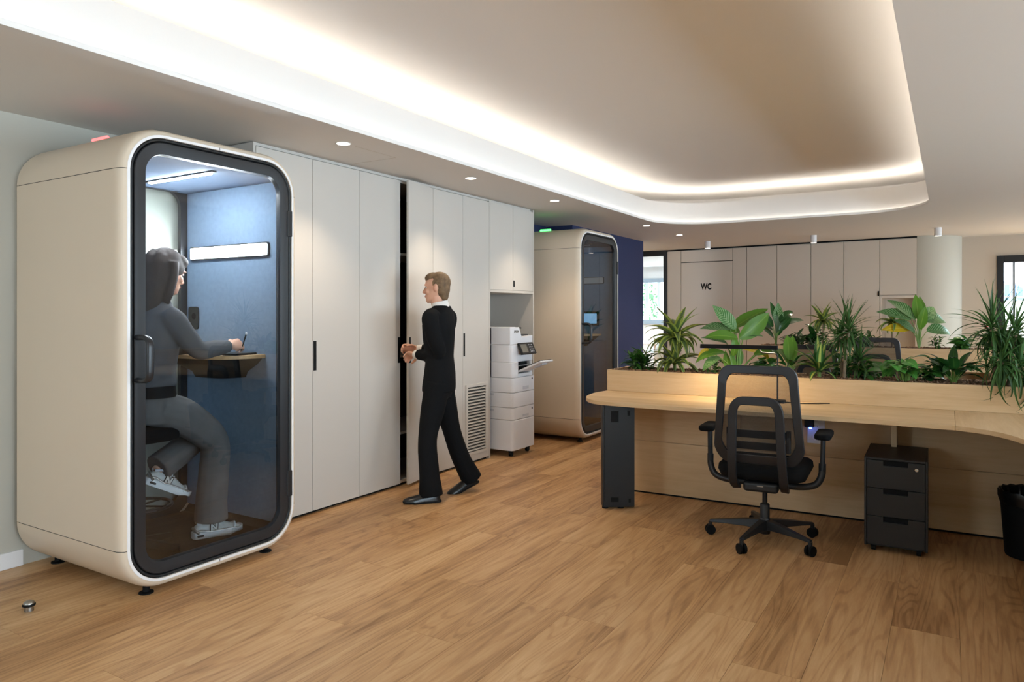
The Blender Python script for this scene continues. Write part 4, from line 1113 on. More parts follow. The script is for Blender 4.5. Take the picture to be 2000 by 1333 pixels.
def leaf_to(t, kind, v, pos, d, nrm, L, label=None):
    x = Vector(d).normalized(); z = Vector(nrm); z = (z - x*z.dot(x)).normalized(); y = z.cross(x)
    me = LF[kind][v % len(LF[kind])]
    o = bpy.data.objects.new('leaf', me); COL.objects.link(o); o.parent = t
    m = Matrix((x, y, z)).transposed().to_4x4()
    o.matrix_local = Matrix.Translation(pos) @ m @ Matrix.Scale(L,4)
    if label: o['label'] = label
    return o
def stem(t, pts, r0, r1, m=None, name='stem'):
    n = len(pts)
    return MB().tube(pts, [r0+(r1-r0)*i/(n-1) for i in range(n)], 7).build(name, m or M['stem'], t, smooth=60)
def rosette(t, kind, c, n, L, el0, el1, jit=12, seed=None, azs=None):
    """spiral of blades, upright in the middle and spreading below"""
    for k in range(n):
        f = k/max(1, n-1)
        az = (137.5*k + prng.uniform(-jit, jit)) % 360
        el = el1 + (el0-el1)*f**0.9 + prng.uniform(-7, 7)
        l = L*prng.uniform(0.78, 1.08)*(0.85+0.3*math.sin(PI*min(1,0.25+f*0.75)))
        v = 0 if el > 60 else (1 if el > 35 else (2 if el > 5 else 3))
        add_leaf(t, kind, v + (1 if prng.random() < 0.3 else 0), (c[0]+prng.uniform(-.006,.006), c[1]+prng.uniform(-.006,.006), c[2]+0.05*L*f*4*0.3), az, el, l, prng.uniform(-15,15))
ZB = 0.918
# compact dark bush by the rounded end
t = plant('compact bushy dark green dracaena next to the water gauge', (-2.12, 5.46, ZB))
for cx_, cy_ in ((0,0),(0.055,0.02),(-0.055,0.0),(0.02,-0.05),(-0.02,0.055)):
    stem(t, [(cx_,cy_,-0.03),(cx_,cy_,0.08)], 0.006, 0.005)
    for k in range(15):
        add_leaf(t, 'bushs', prng.randrange(3), (cx_, cy_, 0.015+0.085*k/15), 137.5*k+cx_*900, 5+60*k/15+prng.uniform(-8,8), prng.uniform(0.12,0.17), prng.uniform(-20,20))
# lemon-lime dracaena in two tiers
t = plant('dracaena with yellow-edged arching strap leaves in two tiers', (-1.836, 5.45, ZB))
stem(t, [(0,0,-0.03),(0.0,0,0.10),(0.01,0,0.28)], 0.013, 0.009)
rosette(t, 'lemon', (0.0,0,0.05), 26, 0.25, 5, 72)
rosette(t, 'lemon', (0.01,0,0.24), 34, 0.29, -5, 84)
# tall broad-leaved plant: main blades placed one by one
t = plant('tall plant with large striped broad leaves, some yellowing', (-1.36, 5.47, ZB))
P0 = 260.0
def q(u, v, dy=0.0): return Vector(((u-1440)/P0, dy, (722-v)/P0))
FACE = Vector((0,-1,0.45))
def broad_leaf(kind, v, a, b_, dy0, dy1, nrm, sc=1.06, base=(1438,722), lab=None):
    A = q(*a, dy0); B = q(*b_, dy1); d = B-A
    leaf_to(t, kind, v, A, d, nrm, d.length*sc, lab)
    S = q(*base, 0) + Vector((prng.uniform(-.02,.02), prng.uniform(-.02,.02), -0.02))
    stem(t, [S, S*0.45+A*0.55+Vector((0,0,0.015)), A], 0.006, 0.0035)
broad_leaf('broad', 0, (1437,634), (1398,588), 0.0, 0.03, FACE)
broad_leaf('broadg', 0, (1435,632), (1502,586), 0.02, 0.05, Vector((-0.5,-0.6,0.7)), 1.02)
broad_leaf('broadg', 1, (1442,652), (1508,602), -0.03, -0.05, Vector((0.3,-1,0.2)), 1.05)
broad_leaf('broad', 1, (1426,634), (1371,621), -0.01, 0.0, Vector((0,-0.7,1)), 1.05)
broad_leaf('broadg', 1, (1444,640), (1405,618), 0.0, 0.05, Vector((0.2,-1,0.3)), 1.1)
broad_leaf('broadg', 1, (1436,651), (1377,636), -0.05, -0.12, Vector((0,-0.75,0.7)), 1.06)
broad_leaf('broad', 1, (1418,662), (1374,640), -0.02, 0.0, Vector((-0.2,-0.4,1)), 1.05)
broad_leaf('broadg', 2, (1415,681), (1356,666), -0.04, -0.1, Vector((0,-0.5,1)), 1.08)
broad_leaf('broad', 1, (1452,648), (1484,639), 0.0, -0.05, Vector((0,-0.5,1)), 1.05)
broad_leaf('broadg', 1, (1470,684), (1525,664), -0.03, -0.06, Vector((0.1,-0.6,1)), 1.05)
broad_leaf('yellow', 1, (1452,672), (1500,674), 0.03, 0.0, Vector((0,-0.6,1)), 1.12, lab='yellow withering leaf')
broad_leaf('yellow', 0, (1382,671), (1364,684), -0.02, -0.04, Vector((0,-1,0.5)), 1.2, lab='yellow withering leaf')
broad_leaf('yellow', 0, (1490,676), (1500,690), 0.02, -0.01, Vector((0,-1,0.5)), 1.3, lab='yellow withering leaf')
broad_leaf('broadg', 2, (1430,652), (1428,690), -0.06, -0.12, FACE, 1.0)
broad_leaf('broad', 2, (1402,688), (1362,699), -0.05, -0.10, Vector((0,-0.6,1)), 1.05)
broad_leaf('broadg', 0, (1422,714), (1412,676), -0.03, -0.04, Vector((-0.6,-1,0)), 1.0)
broad_leaf('broadg', 0, (1430,716), (1424,672), -0.05, -0.06, Vector((0.8,-1,0)), 1.0)
broad_leaf('broadg', 0, (1448,705), (1448,662), 0.03, 0.05, Vector((0.4,-1,0.2)), 1.0)
# small bush
def bush(label, loc, n, L, h, w, kind='bush', elmin=0, elmax=75):
    t = plant(label, loc)
    k = 0
    for s_ in range(max(3, n//9)):
        a = prng.uniform(0,6.28); r_ = prng.uniform(0.2,1)*w
        tip = Vector((math.cos(a)*r_, math.sin(a)*r_*0.7, h*prng.uniform(0.6,1)))
        base = Vector((tip.x*0.3, tip.y*0.3, -0.02))
        stem(t, [base, base*0.4+tip*0.6+Vector((0,0,0.015)), tip], 0.004, 0.0025)
        for j in range(9):
            f = 0.25+0.75*j/8
            add_leaf(t, kind, prng.randrange(3), base.lerp(tip, f), prng.uniform(0,360), elmin+(elmax-elmin)*f*prng.random(), L*prng.uniform(0.7,1.15), prng.uniform(-25,25))
            k += 1
    return t
bush('small glossy green bush at the foot of the tall broad-leaved plant', (-1.53, 5.40, ZB), 40, 0.075, 0.13, 0.085)
bush('low green foliage plant behind the mesh chair top', (-1.17, 5.52, ZB), 36, 0.095, 0.12, 0.12, 'pothos', 0, 60)
# lily-like plant beside the lamp
t = plant('leafy plant with wide glossy blades beside the black lamp', (-0.985, 5.47, ZB))
for az, el, L, h in ((20,50,0.20,0.10),(150,55,0.19,0.09),(60,70,0.22,0.10),(100,62,0.22,0.10),(200,35,0.17,0.08),(330,30,0.19,0.09),(-5,20,0.20,0.07),(260,40,0.16,0.08),(300,60,0.18,0.10),(170,20,0.17,0.06),(80,82,0.2,0.12)):
    a = R(az); A = Vector((math.cos(a)*0.04, math.sin(a)*0.04, h))
    add_leaf(t, 'lily' if L < 0.2 else 'broadg', prng.randrange(3), A, az, el, L, prng.uniform(-15,15))
    stem(t, [(0,0,-0.02),(A.x*0.4,A.y*0.4,h*0.6),A], 0.005, 0.003)
# dracaena with yellow centre stripe
t = plant('dracaena with broad blades striped yellow down the middle', (-0.782, 5.42, ZB))
stem(t, [(0,0,-0.02),(0,0,0.05)], 0.014, 0.012)
for az, el, L in ((262,84,0.21),(40,72,0.25),(140,58,0.24),(-15,42,0.22),(195,36,0.20),(330,30,0.18),(225,18,0.19),(80,80,0.26),(10,60,0.24),(165,70,0.22),(290,50,0.16),(245,45,0.17),(300,12,0.17),(120,40,0.2),(60,45,0.22)):
    add_leaf(t, 'frag', 0 if el > 60 else (1 if el > 25 else 2), (0,0,0.035+prng.random()*0.02), az, el, L, prng.uniform(-10,10))
bush('low dark undergrowth between the striped dracaena and the trunks', (-0.70, 5.56, ZB), 45, 0.11, 0.14, 0.14, 'lily', 10, 70)
bush('green undergrowth at the foot of the short dracaena', (-0.46, 5.52, ZB), 45, 0.12, 0.12, 0.16, 'bush', 5, 60)
# thin-leaved dracaenas on trunks
def marginata(label, loc, trunks, leafL=0.26, n=44, el0=-35, el1=86):
    t = plant(label, loc)
    for (bx, by), (tx, ty, tz), r0, nn in trunks:
        stem(t, spline([(bx,by,-0.04),((bx*0.7+tx*0.3),(by*0.6+ty*0.4),tz*0.45),(tx,ty,tz)],4), r0, r0*0.8, M['trunk'], 'trunk')
        for k in range(nn):
            f = k/(nn-1)
            az = 137.5*k + prng.uniform(-15,15); el = el1+(el0-el1)*f**0.85+prng.uniform(-9,9)
            L = leafL*prng.uniform(0.75,1.15)
            v = 0 if el > 55 else (1 if el > 25 else (2 if el > -5 else 3))
            add_leaf(t, 'thin', v, (tx+prng.uniform(-.008,.008), ty+prng.uniform(-.008,.008), tz+0.03-0.07*f), az, el, L, prng.uniform(-20,20))
    return t
marginata('spiky thin-leaved dracaena on two pale trunks behind the chair', (-0.628, 5.45, ZB),
          [((0,0),(0.035,0,0.33),0.014,58),((0.0,0.03),(-0.01,0.03,0.30),0.010,30)], 0.25)
marginata('short thin-leaved dracaena with one low trunk beside the two-trunked one', (-0.56, 5.47, ZB), [((0.0,0),(0.03,-0.01,0.13),0.010,46)], 0.22, el0=-30)
# pothos
t = plant('trailing pothos with heart-shaped leaves at the middle of the planter', (-0.248, 5.43, ZB))
for k in range(34):
    a = prng.uniform(0, 6.28); r_ = prng.uniform(0.02, 0.20); h = prng.uniform(0.05, 0.16)*(1-r_*1.6)+0.02
    A = Vector((math.cos(a)*r_, math.sin(a)*r_*0.55, h))
    az = math.degrees(a)+prng.uniform(-50,50)
    add_leaf(t, 'pothos', prng.randrange(3), A, az, prng.uniform(-20,35), prng.uniform(0.075,0.115), prng.uniform(-30,30))
    stem(t, [(A.x*0.2,A.y*0.2,-0.02),(A.x*0.6,A.y*0.6,h*0.9+0.02),A], 0.0035, 0.002)
# dark spathiphyllum
t = plant('dark glossy lily plant between the pothos and the large cascading dracaena', (0.02, 5.47, ZB))
for k in range(26):
    az = 137.5*k; el = 15+65*prng.random(); a = R(az); h = prng.uniform(0.04,0.12)
    A = Vector((math.cos(a)*0.05, math.sin(a)*0.05, h))
    add_leaf(t, 'lily', prng.randrange(3), A, az, el, prng.uniform(0.13,0.20), prng.uniform(-20,20))
    stem(t, [(0,0,-0.02),(A.x*0.5,A.y*0.5,h*0.6),A], 0.004, 0.0025)
bush('dark ground-cover behind the pothos', (-0.12, 5.58, ZB), 45, 0.11, 0.12, 0.16, 'lily', 5, 60)
# large cascading dracaena at the frame edge
marginata('large dense dracaena with long thin leaves cascading over the planter front', (0.255, 5.40, ZB),
          [((0,0.02),(-0.035,0.0,0.36),0.014,52),((0.03,0.03),(0.04,0.0,0.26),0.013,56),((-0.02,0.0),(-0.01,-0.06,0.16),0.011,52),((0.08,0.02),(0.13,0.02,0.33),0.012,46),((0.05,0),(0.09,-0.07,0.12),0.010,48)], 0.29, el0=-55)
bush('dark leafy bush beside the large cascading dracaena', (0.46, 5.48, ZB), 40, 0.09, 0.16, 0.10, 'lily')
# ---- second row
ZB2 = 0.952
def broad2(label, loc, specs, sc=1.0):
    t = plant(label, loc)
    for (kind, az, el, L, ah, ar) in specs:
        a = R(az); A = Vector((math.cos(a)*ar, math.sin(a)*ar*0.6, ah))*sc
        e_ = R(el); d = Vector((math.cos(e_)*math.cos(a), math.cos(e_)*math.sin(a)*0.6, math.sin(e_)))
        leaf_to(t, kind, 0 if el > 50 else (1 if el > 20 else 2), A, d, Vector((prng.uniform(-.3,.3), -0.8, 0.7)), L*sc*1.15)
        stem(t, [(0,0,-0.02),(A.x*0.35,A.y*0.35,A.z*0.6),A], 0.006, 0.0035)
    return t
broad2('dark upright broad-leaved plant in the back planter before the WC panels', (-1.963, 9.92, ZB2),
       [('lily',100,75,0.26,0.30,0.03),('lily',20,42,0.30,0.30,0.05),('dusty',0,25,0.34,0.26,0.06),('lily',165,55,0.28,0.24,0.04),('broad',60,70,0.30,0.24,0.03),('dusty',190,40,0.26,0.20,0.05),('lily',330,50,0.24,0.18,0.04),('dusty',270,60,0.22,0.16,0.03),('lily',45,60,0.26,0.12,0.03),('dusty',140,50,0.24,0.10,0.04)])
t = bush('low dull green bush in the back planter', (-1.64, 9.9, ZB2), 54, 0.20, 0.12, 0.20, 'dusty', 5, 60)
bush('small glossy sprig in the back planter beside the dull bush', (-1.49, 9.95, ZB2), 27, 0.20, 0.20, 0.08, 'lily', 20, 70)
t = plant('short dracaena with yellow-edged tufts in the back planter', (-1.381, 9.9, ZB2))
stem(t, [(0,0,-0.03),(0,0,0.30)], 0.012, 0.010, M['trunk'], 'trunk'); rosette(t, 'lemon', (0,0,0.30), 26, 0.26, -10, 80)
bush('green undergrowth at the foot of the tufted back-row dracaena', (-1.25, 9.88, ZB2), 45, 0.12, 0.14, 0.16, 'bush')
bush('leafy green undergrowth left of the tufted back-row dracaena', (-1.78, 9.84, ZB2), 45, 0.14, 0.12, 0.14, 'bush', 5, 60)
bush('dark leafy clump in the back planter between the tufts', (-1.05, 9.95, ZB2), 45, 0.16, 0.2, 0.14, 'lily', 10, 70)
bush('dark green undergrowth behind the back-row chair', (-0.85, 9.92, ZB2), 45, 0.13, 0.15, 0.16, 'bush')
t = plant('yellow-edged dracaena tuft in front of the wall niche', (-0.60, 9.9, ZB2))
stem(t, [(0,0,-0.03),(0,0,0.28)], 0.012, 0.010, M['trunk'], 'trunk'); rosette(t, 'lemon', (0,0,0.28), 24, 0.24, -15, 82)
broad2('striped broad-leaved plant in front of the rounded wall end', (-0.315, 9.92, ZB2),
       [('broad',150,48,0.30,0.30,0.04),('broadg',95,80,0.24,0.30,0.02),('broad',30,40,0.26,0.28,0.04),('broad',8,18,0.32,0.28,0.06),('yellow',190,8,0.26,0.20,0.10),('broad',165,25,0.30,0.30,0.08),('broadg',60,65,0.28,0.26,0.03),('broad',-8,12,0.30,0.18,0.08),('broadg',270,55,0.22,0.20,0.03),('broad',200,40,0.24,0.16,0.05)], 1.15)
bush('small glossy bush in the back planter beside the striped plant', (-0.12, 9.88, ZB2), 45, 0.085, 0.16, 0.11, 'lily')
bush('dark round bush hanging over the back planter edge', (0.10, 9.85, ZB2), 54, 0.11, 0.14, 0.15, 'pothos')
t = bush('leafy back-row plant with a red flower', (0.36, 9.9, ZB2), 45, 0.16, 0.22, 0.14, 'lily', 10, 70)
M['red'] = mat('red_petal', rgb(190,30,34), 0.5)
MB().ell((-0.02,-0.03,0.26), 0.018, 0.018, 0.024).build('flower', M['red'], t, smooth=60)
bush('dense bush at the far window end of the back planter', (0.62, 9.9, ZB2), 54, 0.15, 0.24, 0.15, 'lily')
# ------------------------------------------------------------------ people
M['skin'] = mat('skin', rgb(214,164,138), 0.5, spec=0.35, **{'Subsurface Weight': 0.08})
M['suit'] = mat('black_suit', rgb(15,16,18), 0.85, spec=0.15, bump=0.15, bscale=700)
M['shirt_white'] = mat('white_shirt', rgb(226,222,218), 0.8)
M['hair_blond'] = mat('ash_blond_hair', rgb(112,88,62), 0.72, vary=0.3, vscale=40)
M['hair_dark'] = mat('dark_brown_hair', rgb(48,36,32), 0.72, vary=0.3, vscale=40)
M['sweater'] = mat('grey_sweater', rgb(84,84,86), 0.95, spec=0.1, bump=0.4, bscale=500)
M['jeans'] = mat('washed_grey_denim', rgb(100,98,97), 0.9, spec=0.1, bump=0.3, bscale=600, vary=0.16, vscale=9)
M['shoe_black'] = mat('black_leather', rgb(14,14,15), 0.28, spec=0.5)
M['shoe_grey'] = mat('sneaker_upper', rgb(196,195,190), 0.7, vary=0.08, vscale=60)
M['sole_white'] = mat('sneaker_sole', rgb(232,232,232), 0.6)
M['eye_white'] = mat('eye_white', rgb(196,188,182), 0.45)
M['lips'] = mat('lips', rgb(176,100,92), 0.5)
def organic(name, mb, m, parent, voxel=0.008, it=6, fac=0.5):
    me = mb.mesh(name)
    o = bpy.data.objects.new(name, me); COL.objects.link(o)
    r_ = o.modifiers.new('r','REMESH'); r_.mode = 'VOXEL'; r_.voxel_size = voxel; r_.use_smooth_shade = True
    s_ = o.modifiers.new('s','SMOOTH'); s_.factor = fac; s_.iterations = it
    dg = bpy.context.evaluated_depsgraph_get()
    me2 = bpy.data.meshes.new_from_object(o.evaluated_get(dg))
    bpy.data.objects.remove(o); me2.name = name
    me2.polygons.foreach_set('use_smooth', [True]*len(me2.polygons))
    return put(name, me2, m, parent)
def limb(mb, pts, rad, n=14, sub=5):
    """smooth tapering limb: radii follow the joints"""
    P = spline(pts, sub); m = len(pts)-1
    Rr = []
    for i in range(len(P)):
        f = i/sub; k = min(int(f), m-1); t_ = f-k; t_ = t_*t_*(3-2*t_)
        a, b_ = rad[k], rad[k+1]
        if hasattr(a,'__len__'): Rr.append((a[0]*(1-t_)+b_[0]*t_, a[1]*(1-t_)+b_[1]*t_))
        else: Rr.append(a*(1-t_)+b_*t_)
    return mb.tube(P, Rr, n, True)
def torso(mb, rings, n=28):
    out = []
    for (z, cx_, cy_, a, b_, tw) in rings:
        c, s = math.cos(R(tw)), math.sin(R(tw)); pts = []
        for k in range(n):
            an = 2*PI*k/n; ca_, sa_ = math.cos(an), math.sin(an)
            x = a*math.copysign(abs(ca_)**0.85, ca_); y = b_*math.copysign(abs(sa_)**0.85, sa_)
            pts.append((cx_+c*x-s*y, cy_+s*x+c*y, z))
        out.append(pts)
    return mb.loft(out, True, True)
def head(mb, O, F, U):
    """O: under the chin, F forward, U up; ~0.225 m tall"""
    F = Vector(F).normalized(); U = Vector(U); U = (U-F*U.dot(F)).normalized(); S = U.cross(F)
    O = Vector(O)
    def p(x, y, z): return O + F*x + S*y + U*z
    rings = []
    for z, f, b_, hw in ((0.0,0.078,0.030,0.022),(0.008,0.086,0.010,0.034),(0.025,0.089,-0.02,0.047),(0.05,0.087,-0.055,0.057),(0.08,0.087,-0.078,0.064),(0.11,0.083,-0.090,0.068),(0.14,0.088,-0.097,0.071),(0.17,0.080,-0.095,0.069),(0.197,0.056,-0.080,0.056),(0.215,0.022,-0.048,0.034),(0.223,-0.002,-0.022,0.012)):
        c_, a = (f+b_)/2, (f-b_)/2
        rings.append([p(c_+a*math.cos(2*PI*k/24), hw*math.sin(2*PI*k/24), z) for k in range(24)])
    mb.loft(rings, True, True)
    mb.tube([p(0.080,0,0.122), p(0.094,0,0.100), p(0.105,0,0.083), p(0.094,0,0.073)], [0.007,0.009,0.011,0.008], 10)   # nose
    for s_ in (-1,1):
        mb.ell(p(0.094,s_*0.009,0.078), 0.008, 0.008, 0.007, 8, 6)
        mb.ell(p(-0.008,s_*0.071,0.108), 0.017, 0.017, 0.030, 10, 7)                                                    # ears
        mb.ell(p(0.078,s_*0.033,0.135), 0.012, 0.018, 0.006, 8, 6)                                                      # brow ridge
        mb.ell(p(0.060,s_*0.038,0.085), 0.022, 0.020, 0.022, 8, 6)                                                      # cheeks
    mb.ell(p(0.086,0,0.054), 0.010, 0.020, 0.006, 10, 6); mb.ell(p(0.085,0,0.044), 0.010, 0.017, 0.006, 10, 6)            # lips
    return p
def face_details(parent, p):
    for s_ in (-1,1):
        e = MB().ell(p(0.0705,s_*0.031,0.117), 0.0105, 0.0105, 0.0085, 12, 8).build('eye', M['eye_white'], parent, smooth=60)
        MB().ell(p(0.0785,s_*0.031,0.117), 0.004, 0.0050, 0.0050, 10, 6).build('iris', M['hair_dark'], e, smooth=60)
    MB().ell(p(0.0925,0,0.049), 0.004, 0.019, 0.0055, 12, 6).build('lips', M['lips'], parent, smooth=60)
def hand(mb, Wp, D, Nm, bends=(30,45,35), thumb_out=0.6, side=1, spread=0.0):
    """Wp wrist, D along the hand, Nm towards the palm; side=+1 thumb on D x Nm"""
    D = Vector(D).normalized(); Nm = Vector(Nm); Nm = (Nm-D*Nm.dot(D)).normalized(); T = D.cross(Nm)*side
    Wp = Vector(Wp)
    rings = []
    for s_, w, th in ((-0.02,0.024,0.018),(0.01,0.030,0.017),(0.04,0.038,0.016),(0.07,0.041,0.015),(0.088,0.039,0.012)):
        c_ = Wp + D*s_
        rings.append([c_+T*w*math.cos(2*PI*k/14)+Nm*th*math.sin(2*PI*k/14) for k in range(14)])
    mb.loft(rings, True, True)
    for i, (L, r_) in enumerate(((0.078,0.0092),(0.086,0.0095),(0.080,0.0092),(0.064,0.0082))):
        off = (1.5-i)*0.0205
        P = Wp + D*(0.082 - (0.006 if i == 3 else 0)) + T*off
        a = 0.0; d = D + T*off*spread*6; d.normalize(); pts = [P-D*0.015, P]; rad = [r_, r_]
        for seg, bn in zip((0.45,0.31,0.24), bends):
            a += R(bn)
            dd = (d*math.cos(a) + Nm*math.sin(a)).normalized()
            P = P + dd*L*seg; pts.append(P.copy()); rad.append(rad[-1]*0.93)
        mb.tube(pts, rad, 9)
    tb = Wp + D*0.022 + T*0.026 + Nm*0.006
    d1 = (D*0.65 + T*thumb_out + Nm*0.35).normalized(); d2 = (D*0.8 + T*thumb_out*0.2 + Nm*0.65).normalized()
    mb.tube([tb-d1*0.01, tb+d1*0.034, tb+d1*0.034+d2*0.027, tb+d1*0.034+d2*0.050], [0.0135,0.0115,0.0100,0.0082], 9)
def shoe(parent, O, az, pitch, upper_m, sole_m, sneaker):
    """shoe with its ankle over O, pointing along az in the parent's frame, toe pitched down by pitch"""
    root = MB()
    secs = ((-0.088,0.030,0.020),(-0.078,0.070,0.030),(-0.05,0.092,0.035),(-0.01,0.098 if sneaker else 0.075,0.036),(0.03,0.094 if sneaker else 0.070,0.038),(0.065,0.080 if sneaker else 0.062,0.042),(0.105,0.064 if sneaker else 0.052,0.046),(0.145,0.052 if sneaker else 0.044,0.041),(0.172,0.036,0.028),(0.184,0.024,0.012))
    rings = []
    for x, h, w in secs:
        ring = []
        for k in range(13):
            a = PI*k/12
            ring.append((x, w*math.cos(a), 0.012 + (h-0.012)*math.sin(a)**0.75))
        rings.append(ring)
    root.loft(rings, True, True)
    o = root.build('shoe', upper_m, parent, smooth=60)
    o.location = O; o.rotation_euler = Euler((0, pitch, az), 'XYZ')
    outl = [(x, w*(1.09 if sneaker else 1.04)) for x, h, w in secs]
    poly = [(x-(0.006 if i == 0 else 0), y) for i,(x,y) in enumerate(outl)] + [(x, -y) for x, y in reversed(outl)]
    sh = 0.030 if sneaker else 0.010
    so = MB().loft([[(x*1.0,y*0.9,0.0+ (0.012 if x > 0.14 else 0)) for x,y in poly],[(x,y,0.008+(0.010 if x > 0.14 else 0)) for x,y in poly],[(x,y,sh+(0.012 if x > 0.15 and sneaker else 0)) for x,y in poly],[(x,y*0.95,sh+0.006) for x,y in poly]], True, True).build('sole', sole_m, o, smooth=50)
    if sneaker:
        for k in range(5):
            x = 0.035+0.016*k; h = 0.093-0.0085*k
            MB().tube([(x,-0.022,h-0.010),(x+0.004,0,h+0.003),(x,0.022,h-0.010)], 0.003, 6).build('lace', M['sole_white'], o, smooth=60)
        MB().tube([(0.118,-0.047,0.026),(0.135,-0.036,0.050),(0.140,0,0.060),(0.135,0.036,0.050),(0.118,0.047,0.026)], 0.006, 8).build('toe_overlay', M['sole_white'], o, smooth=60)
        MB().tube([(-0.060,-0.036,0.030),(-0.082,-0.024,0.050),(-0.088,0,0.060),(-0.082,0.024,0.050),(-0.060,0.036,0.030)], 0.008, 8).build('heel_counter', M['steel'], o, smooth=60)
        MB().tube([(-0.07,-0.022,0.083),(-0.035,-0.030,0.098),(0.0,-0.024,0.102),(0.0,0.024,0.102),(-0.035,0.030,0.098),(-0.07,0.022,0.083)], 0.007, 8).build('collar', M['print_grey'], o, smooth=60)
        for s_ in (-1,1):
            text('lettering', 'N', 0.050, M['sock_white'], o, (0.018, s_*0.0385, 0.056), (R(90+8*1 if s_ < 0 else 90-8),0,0 if s_ < 0 else R(180)), extrude=0.002, bold=0.0022)
            text('lettering', 'N', 0.058, M['anthracite'], o, (0.018, s_*0.0372, 0.056), (R(90+8 if s_ < 0 else 90-8),0,0 if s_ < 0 else R(180)), extrude=0.002, bold=0.0045)
            MB().tube([(-0.085,s_*0.026,0.045),(-0.05,s_*0.0385,0.050),(0.0,s_*0.041,0.036),(0.05,s_*0.044,0.040),(0.10,s_*0.049,0.040),(0.15,s_*0.044,0.036)], 0.0045, 6).build('side_stripe', M['steel'], o, smooth=60)
            MB().prism(rr(0.018,0.006,0.005,4), -0.002, 0.002).build('sole_window', M['anthracite'], so, loc=(-0.055, s_*0.0375, 0.018), rot=(R(90),0,0))
    return o

# ---- person in a black suit opening the cabinet
B = (-3.285, 4.335)
w1p = thing('person', 'standing person in a black trouser suit opening a tall cabinet door', 'person', (B[0], B[1], 0), PI + math.atan(855.0/1400.0))
bd = MB()
limb(bd, [(0.02,0.085,0.90),(0.03,0.10,0.80),(0.07,0.155,0.46),(0.05,0.185,0.10)], [0.07,0.072,0.045,0.032])
limb(bd, [(0.0,-0.085,0.90),(-0.01,-0.09,0.80),(-0.085,-0.095,0.46),(-0.22,-0.135,0.15)], [0.07,0.072,0.045,0.032])
torso(bd, [(0.80,0.01,0,0.08,0.13,-5),(0.92,0.0,0,0.09,0.14,-6),(1.05,0.0,0,0.075,0.11,-10),(1.22,0.01,0,0.09,0.13,-15),(1.36,0.0,0,0.06,0.13,-18),(1.42,-0.005,0,0.04,0.07,-18)])
limb(bd, [(0.04,0.12,1.36),(0.05,0.155,1.34),(0.0,0.115,1.10),(0.18,-0.06,1.06),(0.195,-0.085,1.058)], [0.035,0.042,0.034,0.026,0.025])
limb(bd, [(-0.04,-0.12,1.36),(-0.055,-0.155,1.34),(0.02,-0.235,1.11),(0.19,-0.245,1.09),(0.205,-0.245,1.09)], [0.035,0.042,0.034,0.026,0.025])
limb(bd, [(0.0,0.0,1.38),(0.012,0.0,1.43),(0.025,0.0,1.50)], [0.060,0.050,0.050])
Fh = Vector((1,-0.12,-0.06))
hp = head(bd, (0.018,-0.005,1.458), Fh, (0.05,0,1))
hand(bd, (0.20,-0.095,1.057), (0.55,-0.83,-0.05), (0.35,0.35,-0.6), (35,50,40), 0.5, side=-1)
hand(bd, (0.205,-0.250,1.088), (0.95,0.10,0.18), (-0.05,0.75,-0.45), (30,50,40), 0.5, side=1)
pbody_ = organic('body', bd, M['skin'], w1p, 0.0045, 3, 0.5)
face_details(pbody_, hp)
hr = MB(); 
def hq(x,y,z): return hp(x,y,z)
Mh = Matrix((Fh.normalized(), Vector((0,0,1)).cross(Fh).normalized(), Vector((0,0,1)))).transposed()
hr.ell(hq(-0.018,0,0.143), 0.092, 0.075, 0.087, 24, 14, Mh); hr.ell(hq(-0.042,0,0.10), 0.060, 0.068, 0.080, 20, 12, Mh); hr.ell(hq(0.025,0,0.186), 0.062, 0.060, 0.042, 20, 12, Mh)
hr.ell(hq(-0.055,0,0.052), 0.034, 0.048, 0.05, 16, 10, Mh)
organic('hair', hr, M['hair_blond'], w1p, 0.005, 4)
tr = MB()
torso(tr, [(0.74,0.005,0,0.085,0.155,-3),(0.82,0.005,0,0.108,0.165,-4),(0.92,0.0,0,0.105,0.155,-6),(1.00,0.0,0,0.095,0.14,-8)])
limb(tr, [(0.01,0.085,0.86),(0.035,0.105,0.70),(0.075,0.155,0.45),(0.06,0.18,0.22),(0.045,0.190,0.045)], [0.100,0.092,0.070,0.074,0.088])
limb(tr, [(0.0,-0.085,0.86),(-0.025,-0.09,0.70),(-0.085,-0.095,0.46),(-0.15,-0.115,0.26),(-0.235,-0.150,0.085)], [0.100,0.092,0.070,0.072,0.082])
organic('trousers', tr, M['suit'], w1p, 0.008, 5)
jk = MB()
torso(jk, [(0.785,0.008,0,0.122,0.178,-4),(0.83,0.006,0,0.122,0.178,-5),(0.93,0.0,0,0.113,0.165,-7),(1.05,0.0,0,0.097,0.142,-10),(1.18,0.008,0,0.110,0.160,-13),(1.29,0.008,0,0.112,0.170,-15),(1.37,-0.002,0,0.088,0.160,-17),(1.415,-0.012,0,0.066,0.105,-18),(1.435,-0.016,0,0.056,0.072,-18)])
limb(jk, [(0.03,0.12,1.37),(0.055,0.165,1.335),(0.035,0.155,1.22),(-0.005,0.122,1.09),(0.06,0.06,1.062),(0.165,-0.05,1.06)], [0.055,0.064,0.058,0.052,0.050,0.043])
limb(jk, [(-0.03,-0.12,1.37),(-0.055,-0.165,1.335),(-0.03,-0.20,1.22),(0.015,-0.240,1.10),(0.09,-0.245,1.085),(0.170,-0.245,1.09)], [0.055,0.064,0.058,0.052,0.050,0.043])
organic('jacket', jk, M['suit'], w1p, 0.008, 5)
cf = MB().tube([(0.155,-0.04,1.06),(0.192,-0.082,1.058)], [0.037,0.034], 16); cf.build('shirt_cuff', M['shirt_white'], w1p, smooth=60)
MB().tube([(0.165,-0.245,1.09),(0.205,-0.246,1.09)], [0.037,0.034], 16).build('shirt_cuff', M['shirt_white'], w1p, smooth=60)
